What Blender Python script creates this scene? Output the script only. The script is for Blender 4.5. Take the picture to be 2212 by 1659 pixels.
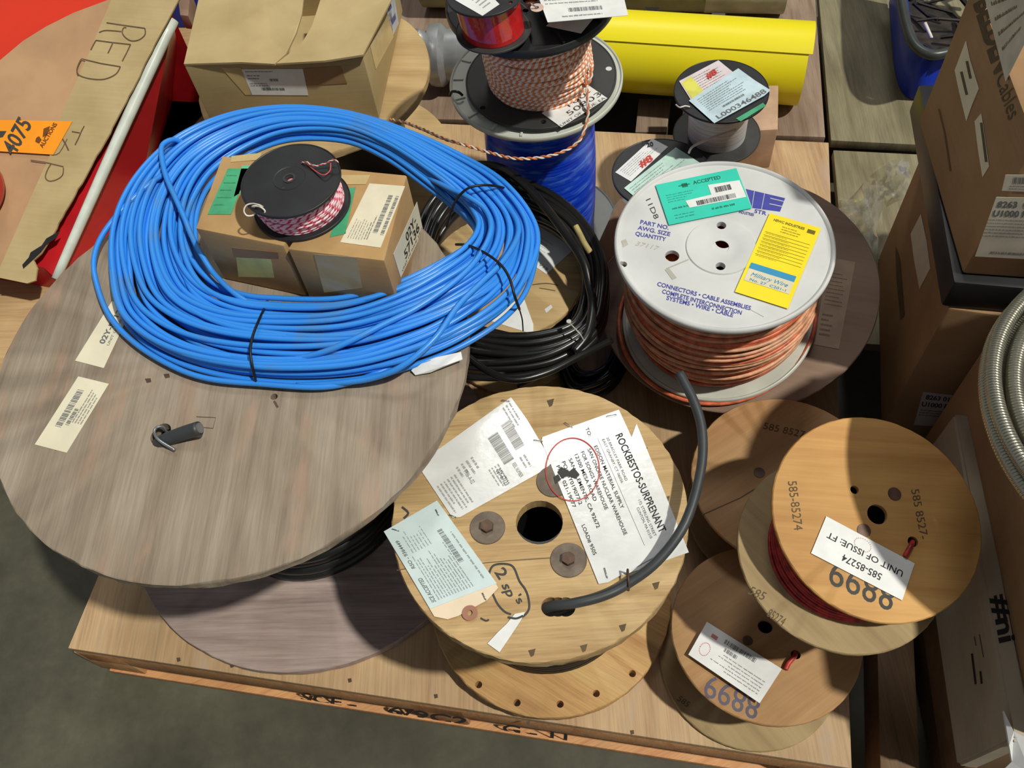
import bpy, bmesh, math, random
import numpy as np
from mathutils import Vector, Matrix
random.seed(7); rng=np.random.RandomState(7)
for o in list(bpy.data.objects): bpy.data.objects.remove(o)
S=bpy.context.scene; COL=S.collection

# ---------------------------------------------------------------- camera
W_,H_=2212.,1659.; CX,CY=W_/2,H_/2; F=1900.; NX,NY=1290.,2020.; CH=1.60
P=math.atan(F/math.hypot(NX-CX,NY-CY)); R=math.atan2(NX-CX,NY-CY)
_u=np.array([0,math.sin(P),math.cos(P)]); _r=np.array([1.,0,0])
fwd=np.array([0,math.cos(P),-math.sin(P)]); up=_u*math.cos(R)+_r*math.sin(R); rt=_r*math.cos(R)-_u*math.sin(R)
CAM=np.array([0,0,CH])
cam=bpy.data.cameras.new('camera'); co=bpy.data.objects.new('camera',cam); COL.objects.link(co)
cam.sensor_width=36; cam.sensor_fit='HORIZONTAL'; cam.lens=36*F/W_
co.matrix_world=Matrix(((rt[0],up[0],-fwd[0],0),(rt[1],up[1],-fwd[1],0),(rt[2],up[2],-fwd[2],CH),(0,0,0,1)))
cam.clip_start=.02; S.camera=co
# ---------------------------------------------------------------- light
S.view_settings.view_transform='Standard'; S.view_settings.look='None'; S.view_settings.gamma=1
S.view_settings.exposure=0.0
w=bpy.data.worlds.new('world'); S.world=w; w.use_nodes=True
bg=w.node_tree.nodes['Background']; bg.inputs[0].default_value=(.93,.97,1.0,1); bg.inputs[1].default_value=0.19
def sun(name,d,e,ang,col):
    L=bpy.data.lights.new(name,'SUN'); L.energy=e; L.angle=math.radians(ang); L.color=col
    o=bpy.data.objects.new(name,L); COL.objects.link(o)
    o.rotation_euler=Vector(d).to_track_quat('Z','Y').to_euler(); return o
sun('roof_lamp_right',(.50,-.30,1.0),3.0,2.0,(1.0,.98,.88))
sun('roof_lamp_back',(.08,.62,1.0),.55,12,(1.0,.98,.93))

# ---------------------------------------------------------------- geometry helpers
def ray(x,y): return fwd+rt*(x-CX)/F-up*(y-CY)/F
def at(x,y,z):
    d=ray(x,y); return CAM+d*((z-CH)/d[2])
def onp(x,y,pl):
    c,n=pl; d=ray(x,y); return CAM+d*(((c-CAM)@n)/(d@n))
def nrm(v): v=np.array(v,float); return v/np.linalg.norm(v)
def PL(c,n=(0,0,1)): return (np.array(c,float),nrm(n))
def lift(pl,h): return (pl[0]+pl[1]*h,pl[1])
def frame(n):
    n=nrm(n); a=nrm(np.cross([0,1,0],n)) if abs(n[1])<.9 else nrm(np.cross([0,0,1],n)); return a,np.cross(n,a)
ORG={}
def tag(o,label=None,cat=None,group=None,kind=None):
    if label: o['label']=label
    if cat: o['category']=cat
    if group: o['group']=group
    if kind: o['kind']=kind
    return o
def thing(name,label,cat,loc,group=None):
    o=bpy.data.objects.new(name,None); COL.objects.link(o); o.location=loc; o.empty_display_size=.05
    ORG[o.name]=np.array(loc,float); return tag(o,label,cat,group)
def mesh(name,V,Fc,mat,par=None,smooth=False,uv=None,label=None,mats=None,fm=None,loc=None):
    V=np.array(V,float).reshape(-1,3)
    if par is not None: o0=ORG[par.name]
    else: o0=np.array(loc,float) if loc is not None else V.mean(0)*[1,1,0]+[0,0,V[:,2].min()]
    V=V-o0
    me=bpy.data.meshes.new(name); me.from_pydata(V.tolist(),[],[list(map(int,f)) for f in Fc]); me.validate(); me.update()
    if mats:
        for m in mats: me.materials.append(m)
        if fm: me.polygons.foreach_set('material_index',fm)
    else: me.materials.append(mat)
    if smooth: me.polygons.foreach_set('use_smooth',[True]*len(me.polygons))
    if uv is not None:
        ul=me.uv_layers.new(name='UVMap'); vi=np.zeros(len(me.loops),int); me.loops.foreach_get('vertex_index',vi)
        ul.data.foreach_set('uv',np.array(uv,float)[vi].ravel())
    o=bpy.data.objects.new(name,me); COL.objects.link(o)
    if par is not None:
        o.parent=par; ORG[o.name]=o0
        # parts of parts share the same origin as the thing
    else: o.location=o0; ORG[o.name]=o0
    if label: o['label']=label
    return o
def autosmooth(o,deg=35):
    me=o.data; me.polygons.foreach_set('use_smooth',[True]*len(me.polygons))
    bm=bmesh.new(); bm.from_mesh(me)
    for e in bm.edges:
        if len(e.link_faces)==2 and e.calc_face_angle(0)>math.radians(deg): e.smooth=False
    bm.to_mesh(me); bm.free(); return o
def lathe_VF(c,n,prof,seg=96,c2=None):
    """closed profile [(r,h)...] revolved about n at c; shear towards c2 handled by caller"""
    a,b=frame(n); n=nrm(n); V=[];Fc=[]
    m=len(prof)
    for i in range(seg):
        t=2*math.pi*i/seg; d=a*math.cos(t)+b*math.sin(t)
        for r,h in prof: V.append(c+d*r+n*h)
    for i in range(seg):
        j=(i+1)%seg
        for k in range(m):
            l=(k+1)%m; Fc.append([i*m+k,j*m+k,j*m+l,i*m+l])
    return V,Fc
def rough_rim(V,c,amp,r): 
    return V
def disc(name,pl,r,th,mat,par,hole=.018,bev=.0015,seg=128,rim=None,rag=0,label=None,holes=(),rin=None):
    """flange: top face at plane pl, thickness th downward, real centre hole; rim=(height,width) raised lip"""
    c,n=pl
    if rim:
        rh,rw=rim
        prof=[(hole,0),(r-rw,0),(r-rw*.75,rh*.8),(r-rw*.5,rh),(r-rw*.2,rh*.8),(r,rh*.2),(r,-th*.7),(r-.002,-th),(hole,-th)]
    else: prof=[(hole,0),(r-bev,0),(r,-bev),(r,-th*.33),(r,-th*.66),(r,-th+bev),(r-bev,-th),(hole,-th)]
    V,Fc=lathe_VF(c,n,prof,seg)
    if rag:
        m=len(prof); V=np.array(V).reshape(seg,m,3); rs=np.random.RandomState(int(r*1e4))
        for i in range(seg):
            d=V[i,2]-c; d=nrm(d)
            for k in range(1,m-1): V[i,k]+=d*rs.uniform(-rag,rag*.5)
        V=V.reshape(-1,3)
    Fc=[f[::-1] for f in Fc]
    o=mesh(name,V,Fc,mat,par,label=label); autosmooth(o,40)
    for (p,hr) in holes: cut(o,p,n,hr,th*3)
    return o
def cyl_VF(p,n,r,h,seg=24,r2=None):
    a,b=frame(n); n=nrm(n); V=[];r2=r if r2 is None else r2
    for s,rr in ((0,r),(h,r2)):
        for i in range(seg):
            t=2*math.pi*i/seg; V.append(np.array(p)+n*s+rr*(a*math.cos(t)+b*math.sin(t)))
    Fc=[[i,(i+1)%seg,seg+(i+1)%seg,seg+i] for i in range(seg)]+[list(range(seg))[::-1],list(range(seg,2*seg))]
    return V,Fc
def cut(o,p,n,r,h,poly=None):
    seg=28
    V,Fc=cyl_VF(np.array(p)-nrm(n)*h/2,n,r,h,seg)
    rs=np.random.RandomState(int(abs(p[0])*1e5)); V=np.array(V)
    if poly: V=np.array(poly); Fc=[[i,(i+1)%(len(V)//2),len(V)//2+(i+1)%(len(V)//2),len(V)//2+i] for i in range(len(V)//2)]+[list(range(len(V)//2))[::-1],list(range(len(V)//2,len(V)))]
    V=V-ORG[o.name]
    me=bpy.data.meshes.new('c'); me.from_pydata(V.tolist(),[],Fc); me.update()
    c=bpy.data.objects.new('c',me); COL.objects.link(c); c.location=ORG[o.name] 
    c.parent=o.parent if o.parent else None
    if o.parent: c.location=(0,0,0)
    else: c.location=o.location
    m=o.modifiers.new('b','BOOLEAN'); m.operation='DIFFERENCE'; m.object=c; m.solver='EXACT'
    bpy.context.view_layer.update(); dg=bpy.context.evaluated_depsgraph_get()
    nm=bpy.data.meshes.new_from_object(o.evaluated_get(dg)); o.modifiers.clear(); old=o.data; o.data=nm; nm.name=old.name
    bpy.data.objects.remove(c)
    autosmooth(o,40)
def box(name,corners,z0,z1,mat,par=None,bev=.003,label=None,top=None):
    """prism over a quad/polygon of xy corners (ccw)"""
    c=[np.array(q[:2],float) for q in corners]; m=len(c)
    t=[np.array(q[:2],float) for q in top] if top else c
    ar=sum(c[i][0]*c[(i+1)%m][1]-c[(i+1)%m][0]*c[i][1] for i in range(m))
    if ar<0: c=c[::-1]; t=t[::-1]
    V=[[*q,z0] for q in c]+[[*q,z1] for q in t]
    Fc=[list(range(m))[::-1],list(range(m,2*m))]+[[i,(i+1)%m,m+(i+1)%m,m+i] for i in range(m)]
    o=mesh(name,V,Fc,mat,par,label=label)
    if bev:
        bm=bmesh.new(); bm.from_mesh(o.data); bmesh.ops.bevel(bm,geom=bm.edges[:],offset=bev,segments=2,affect='EDGES',profile=.6); bm.to_mesh(o.data); bm.free(); autosmooth(o,30)
    return o
def prism(name,pts_top,thick_vec,mat,par=None,label=None,bev=0):
    """closed polygon in 3D extruded by vector"""
    m=len(pts_top); T=[np.array(p,float) for p in pts_top]; B=[p+np.array(thick_vec,float) for p in T]
    V=T+B; Fc=[list(range(m)),list(range(m,2*m))[::-1]]+[[i,m+i,m+(i+1)%m,(i+1)%m] for i in range(m)]
    o=mesh(name,V,Fc,mat,par,label=label)
    bm=bmesh.new(); bm.from_mesh(o.data); bmesh.ops.recalc_face_normals(bm,faces=bm.faces)
    if bev: bmesh.ops.bevel(bm,geom=bm.edges[:],offset=bev,segments=2,affect='EDGES')
    bm.to_mesh(o.data); bm.free(); return o
def cr(pts,n=8,closed=False):
    P_=np.array(pts,float); m=len(P_); out=[]
    for i in range(m if closed else m-1):
        if closed: a,b,c,d=P_[(i-1)%m],P_[i],P_[(i+1)%m],P_[(i+2)%m]
        else: a,b,c,d=P_[max(i-1,0)],P_[i],P_[i+1],P_[min(i+2,m-1)]
        for k in range(n):
            t=k/n; out.append(.5*((2*b)+(-a+c)*t+(2*a-5*b+4*c-d)*t*t+(-a+3*b-3*c+d)*t**3))
    if not closed: out.append(P_[-1])
    return np.array(out)
def tube_VF(pts,r,seg=8,closed=False,off=0):
    P_=np.array(pts,float); m=len(P_)
    T=(np.roll(P_,-1,0)-np.roll(P_,1,0)) if closed else np.gradient(P_,axis=0)
    T/=np.linalg.norm(T,axis=1)[:,None]+1e-12
    ref=np.array([0,0,1.]) if abs(T[0][2])<.9 else np.array([1.,0,0])
    N=nrm(ref-T[0]*(ref@T[0])); V=[];UV=[];Lg=0
    for i in range(m):
        N=nrm(N-T[i]*(N@T[i])); B=np.cross(T[i],N)
        if i: Lg+=np.linalg.norm(P_[i]-P_[i-1])
        rr=r[i] if hasattr(r,'__len__') else r
        for k in range(seg):
            t=2*math.pi*k/seg; V.append(P_[i]+rr*(N*math.cos(t)+B*math.sin(t))); UV.append((Lg,k/seg))
    Fc=[]
    for i in range(m if closed else m-1):
        j=(i+1)%m
        for k in range(seg):
            l=(k+1)%seg; Fc.append([off+i*seg+k,off+i*seg+l,off+j*seg+l,off+j*seg+k])
    if not closed: Fc.append([off+k for k in range(seg)][::-1]); Fc.append([off+(m-1)*seg+k for k in range(seg)])
    return V,Fc,UV
def tube(name,pts,r,mat,par=None,seg=8,closed=False,smooth=6,label=None):
    p=cr(pts,smooth,closed) if smooth else pts
    if smooth and hasattr(r,'__len__'): r=np.interp(np.linspace(0,1,len(p)),np.linspace(0,1,len(r)),r)
    V,Fc,UV=tube_VF(p,r,seg,closed); return mesh(name,V,Fc,mat,par,smooth=True,uv=UV,label=label)
def tubes(name,paths,r,mat,par=None,seg=8,closed=True,label=None):
    V=[];Fc=[];UV=[]
    for p in paths:
        v,f,u=tube_VF(p,r,seg,closed,len(V)); uo=rng.uniform(0,1); V+=v;Fc+=f;UV+=[(a+uo,b) for a,b in u]
    return mesh(name,V,Fc,mat,par,smooth=True,uv=UV,label=label)
def twist(name,pts,r,mats,par=None,pitch=.02,smooth=10,label=None):
    """two strands twisted about each other, one mesh with two materials"""
    p=cr(pts,smooth); seg=np.linalg.norm(np.diff(p,axis=0),axis=1); L=np.concatenate([[0],np.cumsum(seg)])
    n=max(8,int(L[-1]/pitch*9)); s=np.linspace(0,L[-1],n); q=np.array([[np.interp(x,L,p[:,k]) for k in range(3)] for x in s])
    T=np.gradient(q,axis=0); T/=np.linalg.norm(T,axis=1)[:,None]; N=nrm(np.cross(T[0],[.3,.2,1])); V=[];Fc=[];UV=[];fm=[]
    A=[];B=[]
    for i in range(n):
        N=nrm(N-T[i]*(N@T[i])); Bn=np.cross(T[i],N); t=2*math.pi*s[i]/pitch; d=(N*math.cos(t)+Bn*math.sin(t))*r; A.append(q[i]+d);B.append(q[i]-d)
    for k,pp in enumerate((A,B)):
        v,f,u=tube_VF(pp,r*1.02,6,False,len(V)); V+=v;Fc+=f;UV+=u;fm+=[k]*len(f)
    return mesh(name,V,Fc,None,par,smooth=True,uv=UV,mats=mats,fm=fm,label=label)
def drum_rings(cA,cB,rd,rw,n,jit=0.3,seg=64,tilt=0.0,rbulge=None,layers=1,nn=None):
    cA,cB=np.array(cA,float),np.array(cB,float); ax=nrm(cB-cA); out=[]; n0,n1=(nrm(nn[0]),nrm(nn[1])) if nn else (ax,ax)
    L=np.linalg.norm(cB-cA)
    for ly in range(layers):
        for i in range(n):
            f=(i+.5)/n; c=cA+(cB-cA)*f; ax=nrm(n0*(1-f)+n1*f); a,b=frame(ax); ph=rng.uniform(0,6.28); tl=rng.normal(0,tilt)
            r0=(rbulge(f) if rbulge else rd)-ly*rw*1.6+rng.uniform(-jit,jit)*rw
            t=np.linspace(0,2*np.pi,seg,endpoint=False)
            wob=tl*np.cos(t+ph)+tl*.5*np.sin(2*t+ph*2)
            rr=r0+rw*jit*.6*np.sin(3*t+ph)
            out.append(c+rr[:,None]*(np.cos(t)[:,None]*a+np.sin(t)[:,None]*b)+wob[:,None]*ax)
    return out
def drum(name,cA,cB,r,mat,par,seg=64,r2=None,bulge=0,nn=None):
    cA,cB=np.array(cA,float),np.array(cB,float); ax=nrm(nn) if nn is not None else nrm(cB-cA); a,b=frame(ax); V=[];K=12;r2=r if r2 is None else r2
    for k in range(K+1):
        f=k/K; rr=r+(r2-r)*f+bulge*math.sin(math.pi*f)
        for i in range(seg):
            t=2*math.pi*i/seg; V.append(cA+(cB-cA)*f+rr*(a*math.cos(t)+b*math.sin(t)))
    Fc=[[k*seg+i,k*seg+(i+1)%seg,(k+1)*seg+(i+1)%seg,(k+1)*seg+i] for k in range(K) for i in range(seg)]
    Fc+=[list(range(seg))[::-1],[K*seg+i for i in range(seg)]]
    return autosmooth(mesh(name,V,Fc,mat,par),50)

# ---------------------------------------------------------------- materials
def lin(c): 
    return tuple((x/255/12.92 if x/255<=.04045 else ((x/255+.055)/1.055)**2.4) for x in c)+(1,)
class M:
    def __init__(s,name,rough=.6,metal=0,spec=.4):
        s.m=bpy.data.materials.new(name); s.m.use_nodes=True; s.t=s.m.node_tree; s.b=s.t.nodes['Principled BSDF']
        s.b.inputs['Roughness'].default_value=rough; s.b.inputs['Metallic'].default_value=metal; s.b.inputs['Specular IOR Level'].default_value=spec
    def n(s,t,**k):
        x=s.t.nodes.new(t)
        for a,v in k.items():
            if a.startswith('i_'): x.inputs[a[2:].replace('_',' ')].default_value=v
            else: setattr(x,a,v)
        return x
    def l(s,a,b): s.t.links.new(a,b)
    def coords(s,scale=(1,1,1),rot=(0,0,0),src='Object'):
        tc=s.n('ShaderNodeTexCoord'); mp=s.n('ShaderNodeMapping'); mp.inputs['Scale'].default_value=scale; mp.inputs['Rotation'].default_value=rot
        # rotate first, then scale: chain two mappings
        m1=s.n('ShaderNodeMapping'); m1.inputs['Rotation'].default_value=rot; mp.inputs['Rotation'].default_value=(0,0,0)
        s.l(tc.outputs[src],m1.inputs[0]); s.l(m1.outputs[0],mp.inputs[0]); return mp.outputs[0]
    def noise(s,vec,scale,detail=4,rough=.55,dist=0):
        x=s.n('ShaderNodeTexNoise'); x.inputs['Scale'].default_value=scale; x.inputs['Detail'].default_value=detail; x.inputs['Roughness'].default_value=rough; x.inputs['Distortion'].default_value=dist
        s.l(vec,x.inputs['Vector']); return x.outputs[0]
    def ramp(s,fac,stops,interp='LINEAR'):
        x=s.n('ShaderNodeValToRGB'); x.color_ramp.interpolation=interp; e=x.color_ramp.elements
        while len(e)<len(stops): e.new(.5)
        for el,(p,c) in zip(e,stops): el.position=p; el.color=c if len(c)==4 else lin(c)
        s.l(fac,x.inputs[0]); return x.outputs[0]
    def mix(s,f,a,b,mode='MIX'):
        x=s.n('ShaderNodeMix'); x.data_type='RGBA'; x.blend_type=mode
        for v,i in ((f,0),(a,6),(b,7)):
            if hasattr(v,'links'): s.l(v,x.inputs[i])
            else: x.inputs[i].default_value=v if i==0 else (v if len(v)==4 else lin(v))
        return x.outputs[2]
    def bump(s,h,st=.3,d=.002):
        x=s.n('ShaderNodeBump'); x.inputs['Strength'].default_value=st; x.inputs['Distance'].default_value=d; s.l(h,x.inputs['Height']); s.l(x.outputs[0],s.b.inputs['Normal'])
    def col(s,c):
        if hasattr(c,'links'): s.l(c,s.b.inputs['Base Color'])
        else: s.b.inputs['Base Color'].default_value=lin(c)
        return s
def wood(name,c1,c2,c3,ang=0,sc=1.,rough=.65,grain=1.,stain=None):
    m=M(name,rough); v=m.coords((1.2*sc,14*sc,3*sc),(0,0,math.radians(ang)))
    n1=m.noise(v,3,6,.6,.4); n2=m.noise(m.coords((6*sc,160*sc,20*sc),(0,0,math.radians(ang))),2.2,3,.7)
    n3=m.noise(m.coords(),5,3)
    a=m.ramp(n1,[(.3,c1),(.52,c2),(.72,c3)])
    g=m.ramp(n2,[(.3,(.72,.70,.68,1)),(.62,(1,1,1,1))])
    b=m.mix(.75*grain,a,g,'MULTIPLY')
    s=m.ramp(n3,[(.35,(.74,.72,.68,1)),(.62,(1,1,1,1))])
    c=m.mix(.8,b,s,'MULTIPLY')
    if stain:
        f=m.ramp(m.noise(m.coords((1,3,1),(0,0,math.radians(ang))),7,4,.6),[(.55,(0,0,0,1)),(.75,(1,1,1,1))])
        c=m.mix(f,c,stain)
    m.col(c); m.bump(n2,.25,.0006); return m.m
def card(name,c,c2,rough=.8,sc=1,tape=None):
    m=M(name,rough,spec=.25); n1=m.noise(m.coords((1,1,1)),9*sc,5); n2=m.noise(m.coords((1,1,60)),6,2)
    a=m.mix(m.ramp(n1,[(.35,(0,0,0,1)),(.65,(1,1,1,1))]),c,c2); b=m.mix(.25,a,m.ramp(n2,[(.4,(.8,.8,.8,1)),(.6,(1,1,1,1))]),'MULTIPLY')
    m.col(b); m.bump(n1,.15,.002); return m.m
def plain(name,c,rough=.5,metal=0,spec=.4,var=.12,sc=20,bump=.0,trans=0):
    m=M(name,rough,metal,spec); n=m.noise(m.coords(),sc,4)
    d=tuple(max(0,x*(1-var)) for x in c); m.col(m.mix(m.ramp(n,[(.38,(0,0,0,1)),(.66,(1,1,1,1))]),d,c))
    if bump: m.bump(n,bump,.002)
    if trans: m.b.inputs['Subsurface Weight'].default_value=trans; m.b.inputs['Subsurface Radius'].default_value=(.01,.01,.01)
    return m.m
def wire2(name,ca,cb,freq=55,rough=.4,split=.5):
    """wire with a helical two colour stripe, from tube UVs (metres, turns)"""
    m=M(name,rough); tc=m.n('ShaderNodeUVMap'); sp=m.n('ShaderNodeSeparateXYZ'); m.l(tc.outputs[0],sp.inputs[0])
    a=m.n('ShaderNodeMath',operation='MULTIPLY'); m.l(sp.outputs[0],a.inputs[0]); a.inputs[1].default_value=freq
    b=m.n('ShaderNodeMath',operation='ADD'); m.l(a.outputs[0],b.inputs[0]); m.l(sp.outputs[1],b.inputs[1])
    c=m.n('ShaderNodeMath',operation='FRACT'); m.l(b.outputs[0],c.inputs[0])
    m.col(m.ramp(c.outputs[0],[(0,ca),(split-.04,ca),(split+.04,cb),(.97,cb)])); return m.m
def wraps(name,c1,c2,rough=.4,freq=900,c3=None):
    """thin close-wound wire: fine rings along object z plus patches"""
    m=M(name,rough); v=m.coords((1,1,1)); wv=m.noise(m.coords((3,3,freq*.25)),1.2,3,.6)
    big=m.noise(m.coords((14,14,60)),1.4,3)
    a=m.mix(m.ramp(wv,[(.38,(0,0,0,1)),(.6,(1,1,1,1))]),c1,c2)
    if c3: a=m.mix(m.ramp(big,[(.5,(0,0,0,1)),(.68,(1,1,1,1))]),a,c3)
    m.col(a); m.bump(wv,.5,.0012); return m.m

m_con=M('concrete_floor',.55); _n=m_con.noise(m_con.coords(),3.5,8,.65); _f=m_con.noise(m_con.coords(),60,3)
m_con.col(m_con.mix(.35,m_con.ramp(_n,[(.3,(52,51,40)),(.5,(74,72,58)),(.7,(94,91,75))]),m_con.ramp(_f,[(.35,(.7,.7,.7,1)),(.7,(1.0,1.0,1.0,1))]),'MULTIPLY')); m_con.bump(_n,.1,.004); MCON=m_con.m
W_BIG=wood('weathered_plywood_flange',(138,122,106),(156,142,125),(168,155,138),ang=97,sc=.8,stain=(164,134,114))
W_BIG2=wood('weathered_grey_plywood_flange',(136,118,114),(172,152,146),(190,172,164),ang=8,sc=.8)
W_ROCK=wood('yellow_pine_flange',(180,144,98),(206,174,124),(214,184,134),ang=5,sc=.9)
W_ROCKB=wood('pine_lower_flange',(180,134,84),(204,160,104),(206,172,112),ang=40)
W_585=wood('birch_flange_warm',(184,130,72),(208,158,92),(216,168,102),ang=10,sc=.5,grain=.5)
W_585B=wood('birch_flange_brown',(170,124,80),(188,146,100),(196,156,110),ang=-25,sc=.5,grain=.5)
W_585C=wood('birch_flange_dull',(150,126,88),(170,146,104),(178,156,112),ang=60,sc=.5,grain=.5)
W_DECK=wood('plywood_deck',(178,142,106),(198,166,126),(190,160,122),ang=96,sc=.7,stain=(176,152,130))
W_DECKL=wood('plywood_deck_left',(172,136,94),(192,158,114),(198,166,124),ang=10,sc=.7)
W_EDGE=wood('plywood_edge',(196,132,84),(222,164,112),(196,150,104),ang=-16,sc=2)
W_OLD=wood('weathered_board',(112,104,80),(140,132,104),(152,144,116),ang=100,sc=1)
W_OLD2=wood('weathered_board_brown',(128,104,88),(152,130,112),(160,140,122),ang=100,sc=1)
W_DARK=wood('dark_lumber',(92,70,50),(120,92,64),(134,106,76),ang=95,sc=1)
W_HARD=wood('hardboard_flange',(122,96,80),(140,114,96),(150,126,108),ang=30,sc=.4,grain=.35)
W_MID=wood('pale_wood_flange',(178,146,102),(198,168,120),(206,180,132),ang=15,sc=.5,grain=.6)
C_TAN=card('cardboard_tan',(190,168,124),(176,154,110)); C_PALE=card('cardboard_pale',(206,180,136),(190,164,120))
C_BRN=card('cardboard_brown',(168,134,98),(154,120,86)); C_GREY=card('cardboard_greywhite',(186,172,150),(170,156,136)); C_OLD=card('cardboard_old',(190,156,106),(168,130,88))
TAPE=plain('packing_tape',(206,182,130),.18,var=.08); PAPER=plain('white_paper',(232,232,230),.5,var=.04,sc=40); PAPERG=plain('glossy_white_tag',(228,228,226),.16,spec=.6,var=.05,sc=30,bump=.25)
PAPERB=plain('pale_blue_paper',(206,222,222),.4,var=.05); PAPERC=plain('cream_paper',(226,218,192),.6,var=.05); PAPERM=plain('manila_tag',(232,212,184),.6,var=.05)
PGRN=plain('mint_green_paper',(40,206,180),.45,var=.04); PGRN2=plain('green_sticker',(78,176,128),.4,var=.15); PYEL=plain('yellow_tag',(250,226,24),.4,var=.04); PORG=plain('orange_tag',(255,158,34),.5,var=.04); PBLUE=plain('blue_print_band',(52,150,196),.5,var=.04); PPALEY=plain('pale_yellow_patch',(226,222,140),.5)
INK=plain('black_ink',(34,34,36),.6,var=.1); INKG=plain('grey_print',(112,114,116),.7); INKB=plain('blue_print',(70,74,168),.6); INKR=plain('red_ink',(206,70,60),.6); PENCIL=plain('marker_on_cardboard',(104,82,58),.7); INKM=plain('marker_grey',(70,68,66),.7); INKDB=plain('faded_stamp',(100,84,60),.8)
BLK=plain('black_plastic',(44,45,48),.42,var=.25,sc=14,bump=.1); BLK2=plain('black_plastic_dull',(60,60,60),.55,var=.2,sc=12); BCAB=plain('black_cable_jacket',(26,26,26),.3,spec=.5); BCAB2=plain('dark_grey_cable_jacket',(62,66,68),.45)
WHT=plain('white_plastic_flange',(214,214,213),.5,spec=.25,var=.07,sc=9,trans=.15); WHTG=plain('translucent_plastic_flange',(206,208,196),.35,var=.08,sc=12,trans=.15)
DIRT=plain('grey_dirt',(196,192,180),.5)
BLUEC=M('blue_cable_jacket',.34,spec=.45); _n=BLUEC.noise(BLUEC.coords(),16,5); BLUEC.col(BLUEC.mix(BLUEC.ramp(_n,[(.55,(0,0,0,1)),(.8,(1,1,1,1))]),(52,140,232),(84,130,182))); BLUEC=BLUEC.m
BLUEW=wraps('royal_blue_fine_wire',(12,48,190),(26,80,232),.28,900,(84,132,240))  # paler patch colour stands in for the bright sheen on the blue windings
ORW=wire2('orange_white_pair',(236,146,90),(246,232,222),95); ORW_S=plain('orange_wire',(226,128,72),.45); WHW_S=plain('white_wire',(240,230,218),.45)
RDW=wire2('red_white_wire',(214,70,100),(248,212,222),80,split=.34); RED_S=plain('pink_red_wire',(204,88,92),.45)
ORANGEW=plain('orange_wire_on_white_spool',(238,122,82),.4,var=.25,sc=60); ORANGEP=plain('pale_orange_wire',(240,178,138),.4,var=.2,sc=60); REDW=wraps('red_fine_wire',(176,38,44),(214,70,72),.2,700,(226,96,88))
WHITEW=wraps('white_fine_wire',(196,192,188),(226,224,224),.45,800)
REDP=plain('red_lacquer',(206,34,42),.3,var=.2,sc=6); REDP2=plain('bright_red_sheet',(222,58,36),.45,var=.08,sc=3); REDWRAP=plain('red_shrink_wrap',(216,44,44),.12,spec=.8,var=.2,bump=.6)
PIPEW=plain('white_corner_strip',(214,220,210),.3,var=.08); ZIP=plain('black_zip_tie',(20,20,24),.4); ZIPW=plain('clear_zip_tie',(190,186,176),.3)
STEEL=plain('rusty_steel',(128,114,100),.55,metal=.3,var=.2,sc=50); STEELD=plain('rusty_bolt',(110,86,72),.5,metal=.4,var=.2,sc=60); WIREM=plain('galvanised_wire',(176,178,182),.3,metal=.8)
ALU=plain('cast_aluminium',(168,170,172),.42,metal=.55,var=.15,sc=18,bump=.1); YEL=M('yellow_enamel',.38); _n=YEL.noise(YEL.coords(),14,6,.7); YEL.col(YEL.mix(YEL.ramp(_n,[(.62,(0,0,0,1)),(.8,(1,1,1,1))]),(238,222,28),(190,168,20))); YEL=YEL.m
OLIVE=plain('olive_tube',(150,148,104),.5,var=.12); BLUEP=plain('blue_tote_plastic',(18,52,176),.35,var=.12); JUNK=plain('dark_scrap',(58,48,40),.7,var=.5,sc=30,bump=.5); DARK=plain('dark_void',(16,14,12),.9)
COND=M('metal_conduit',.3,.85); _u=COND.n('ShaderNodeUVMap'); _s=COND.n('ShaderNodeSeparateXYZ'); COND.l(_u.outputs[0],_s.inputs[0]); _a=COND.n('ShaderNodeMath',operation='MULTIPLY'); COND.l(_s.outputs[0],_a.inputs[0]); _a.inputs[1].default_value=1700; _b=COND.n('ShaderNodeMath',operation='SINE'); COND.l(_a.outputs[0],_b.inputs[0]); COND.bump(_b.outputs[0],.6,.001); COND.col((176,174,158)); COND=COND.m
CLEAR=M('clear_wrap',.08); CLEAR.b.inputs['Transmission Weight'].default_value=.85; CLEAR.b.inputs['Alpha'].default_value=.5; CLEAR.col((230,230,225)); CLEAR=CLEAR.m

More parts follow.
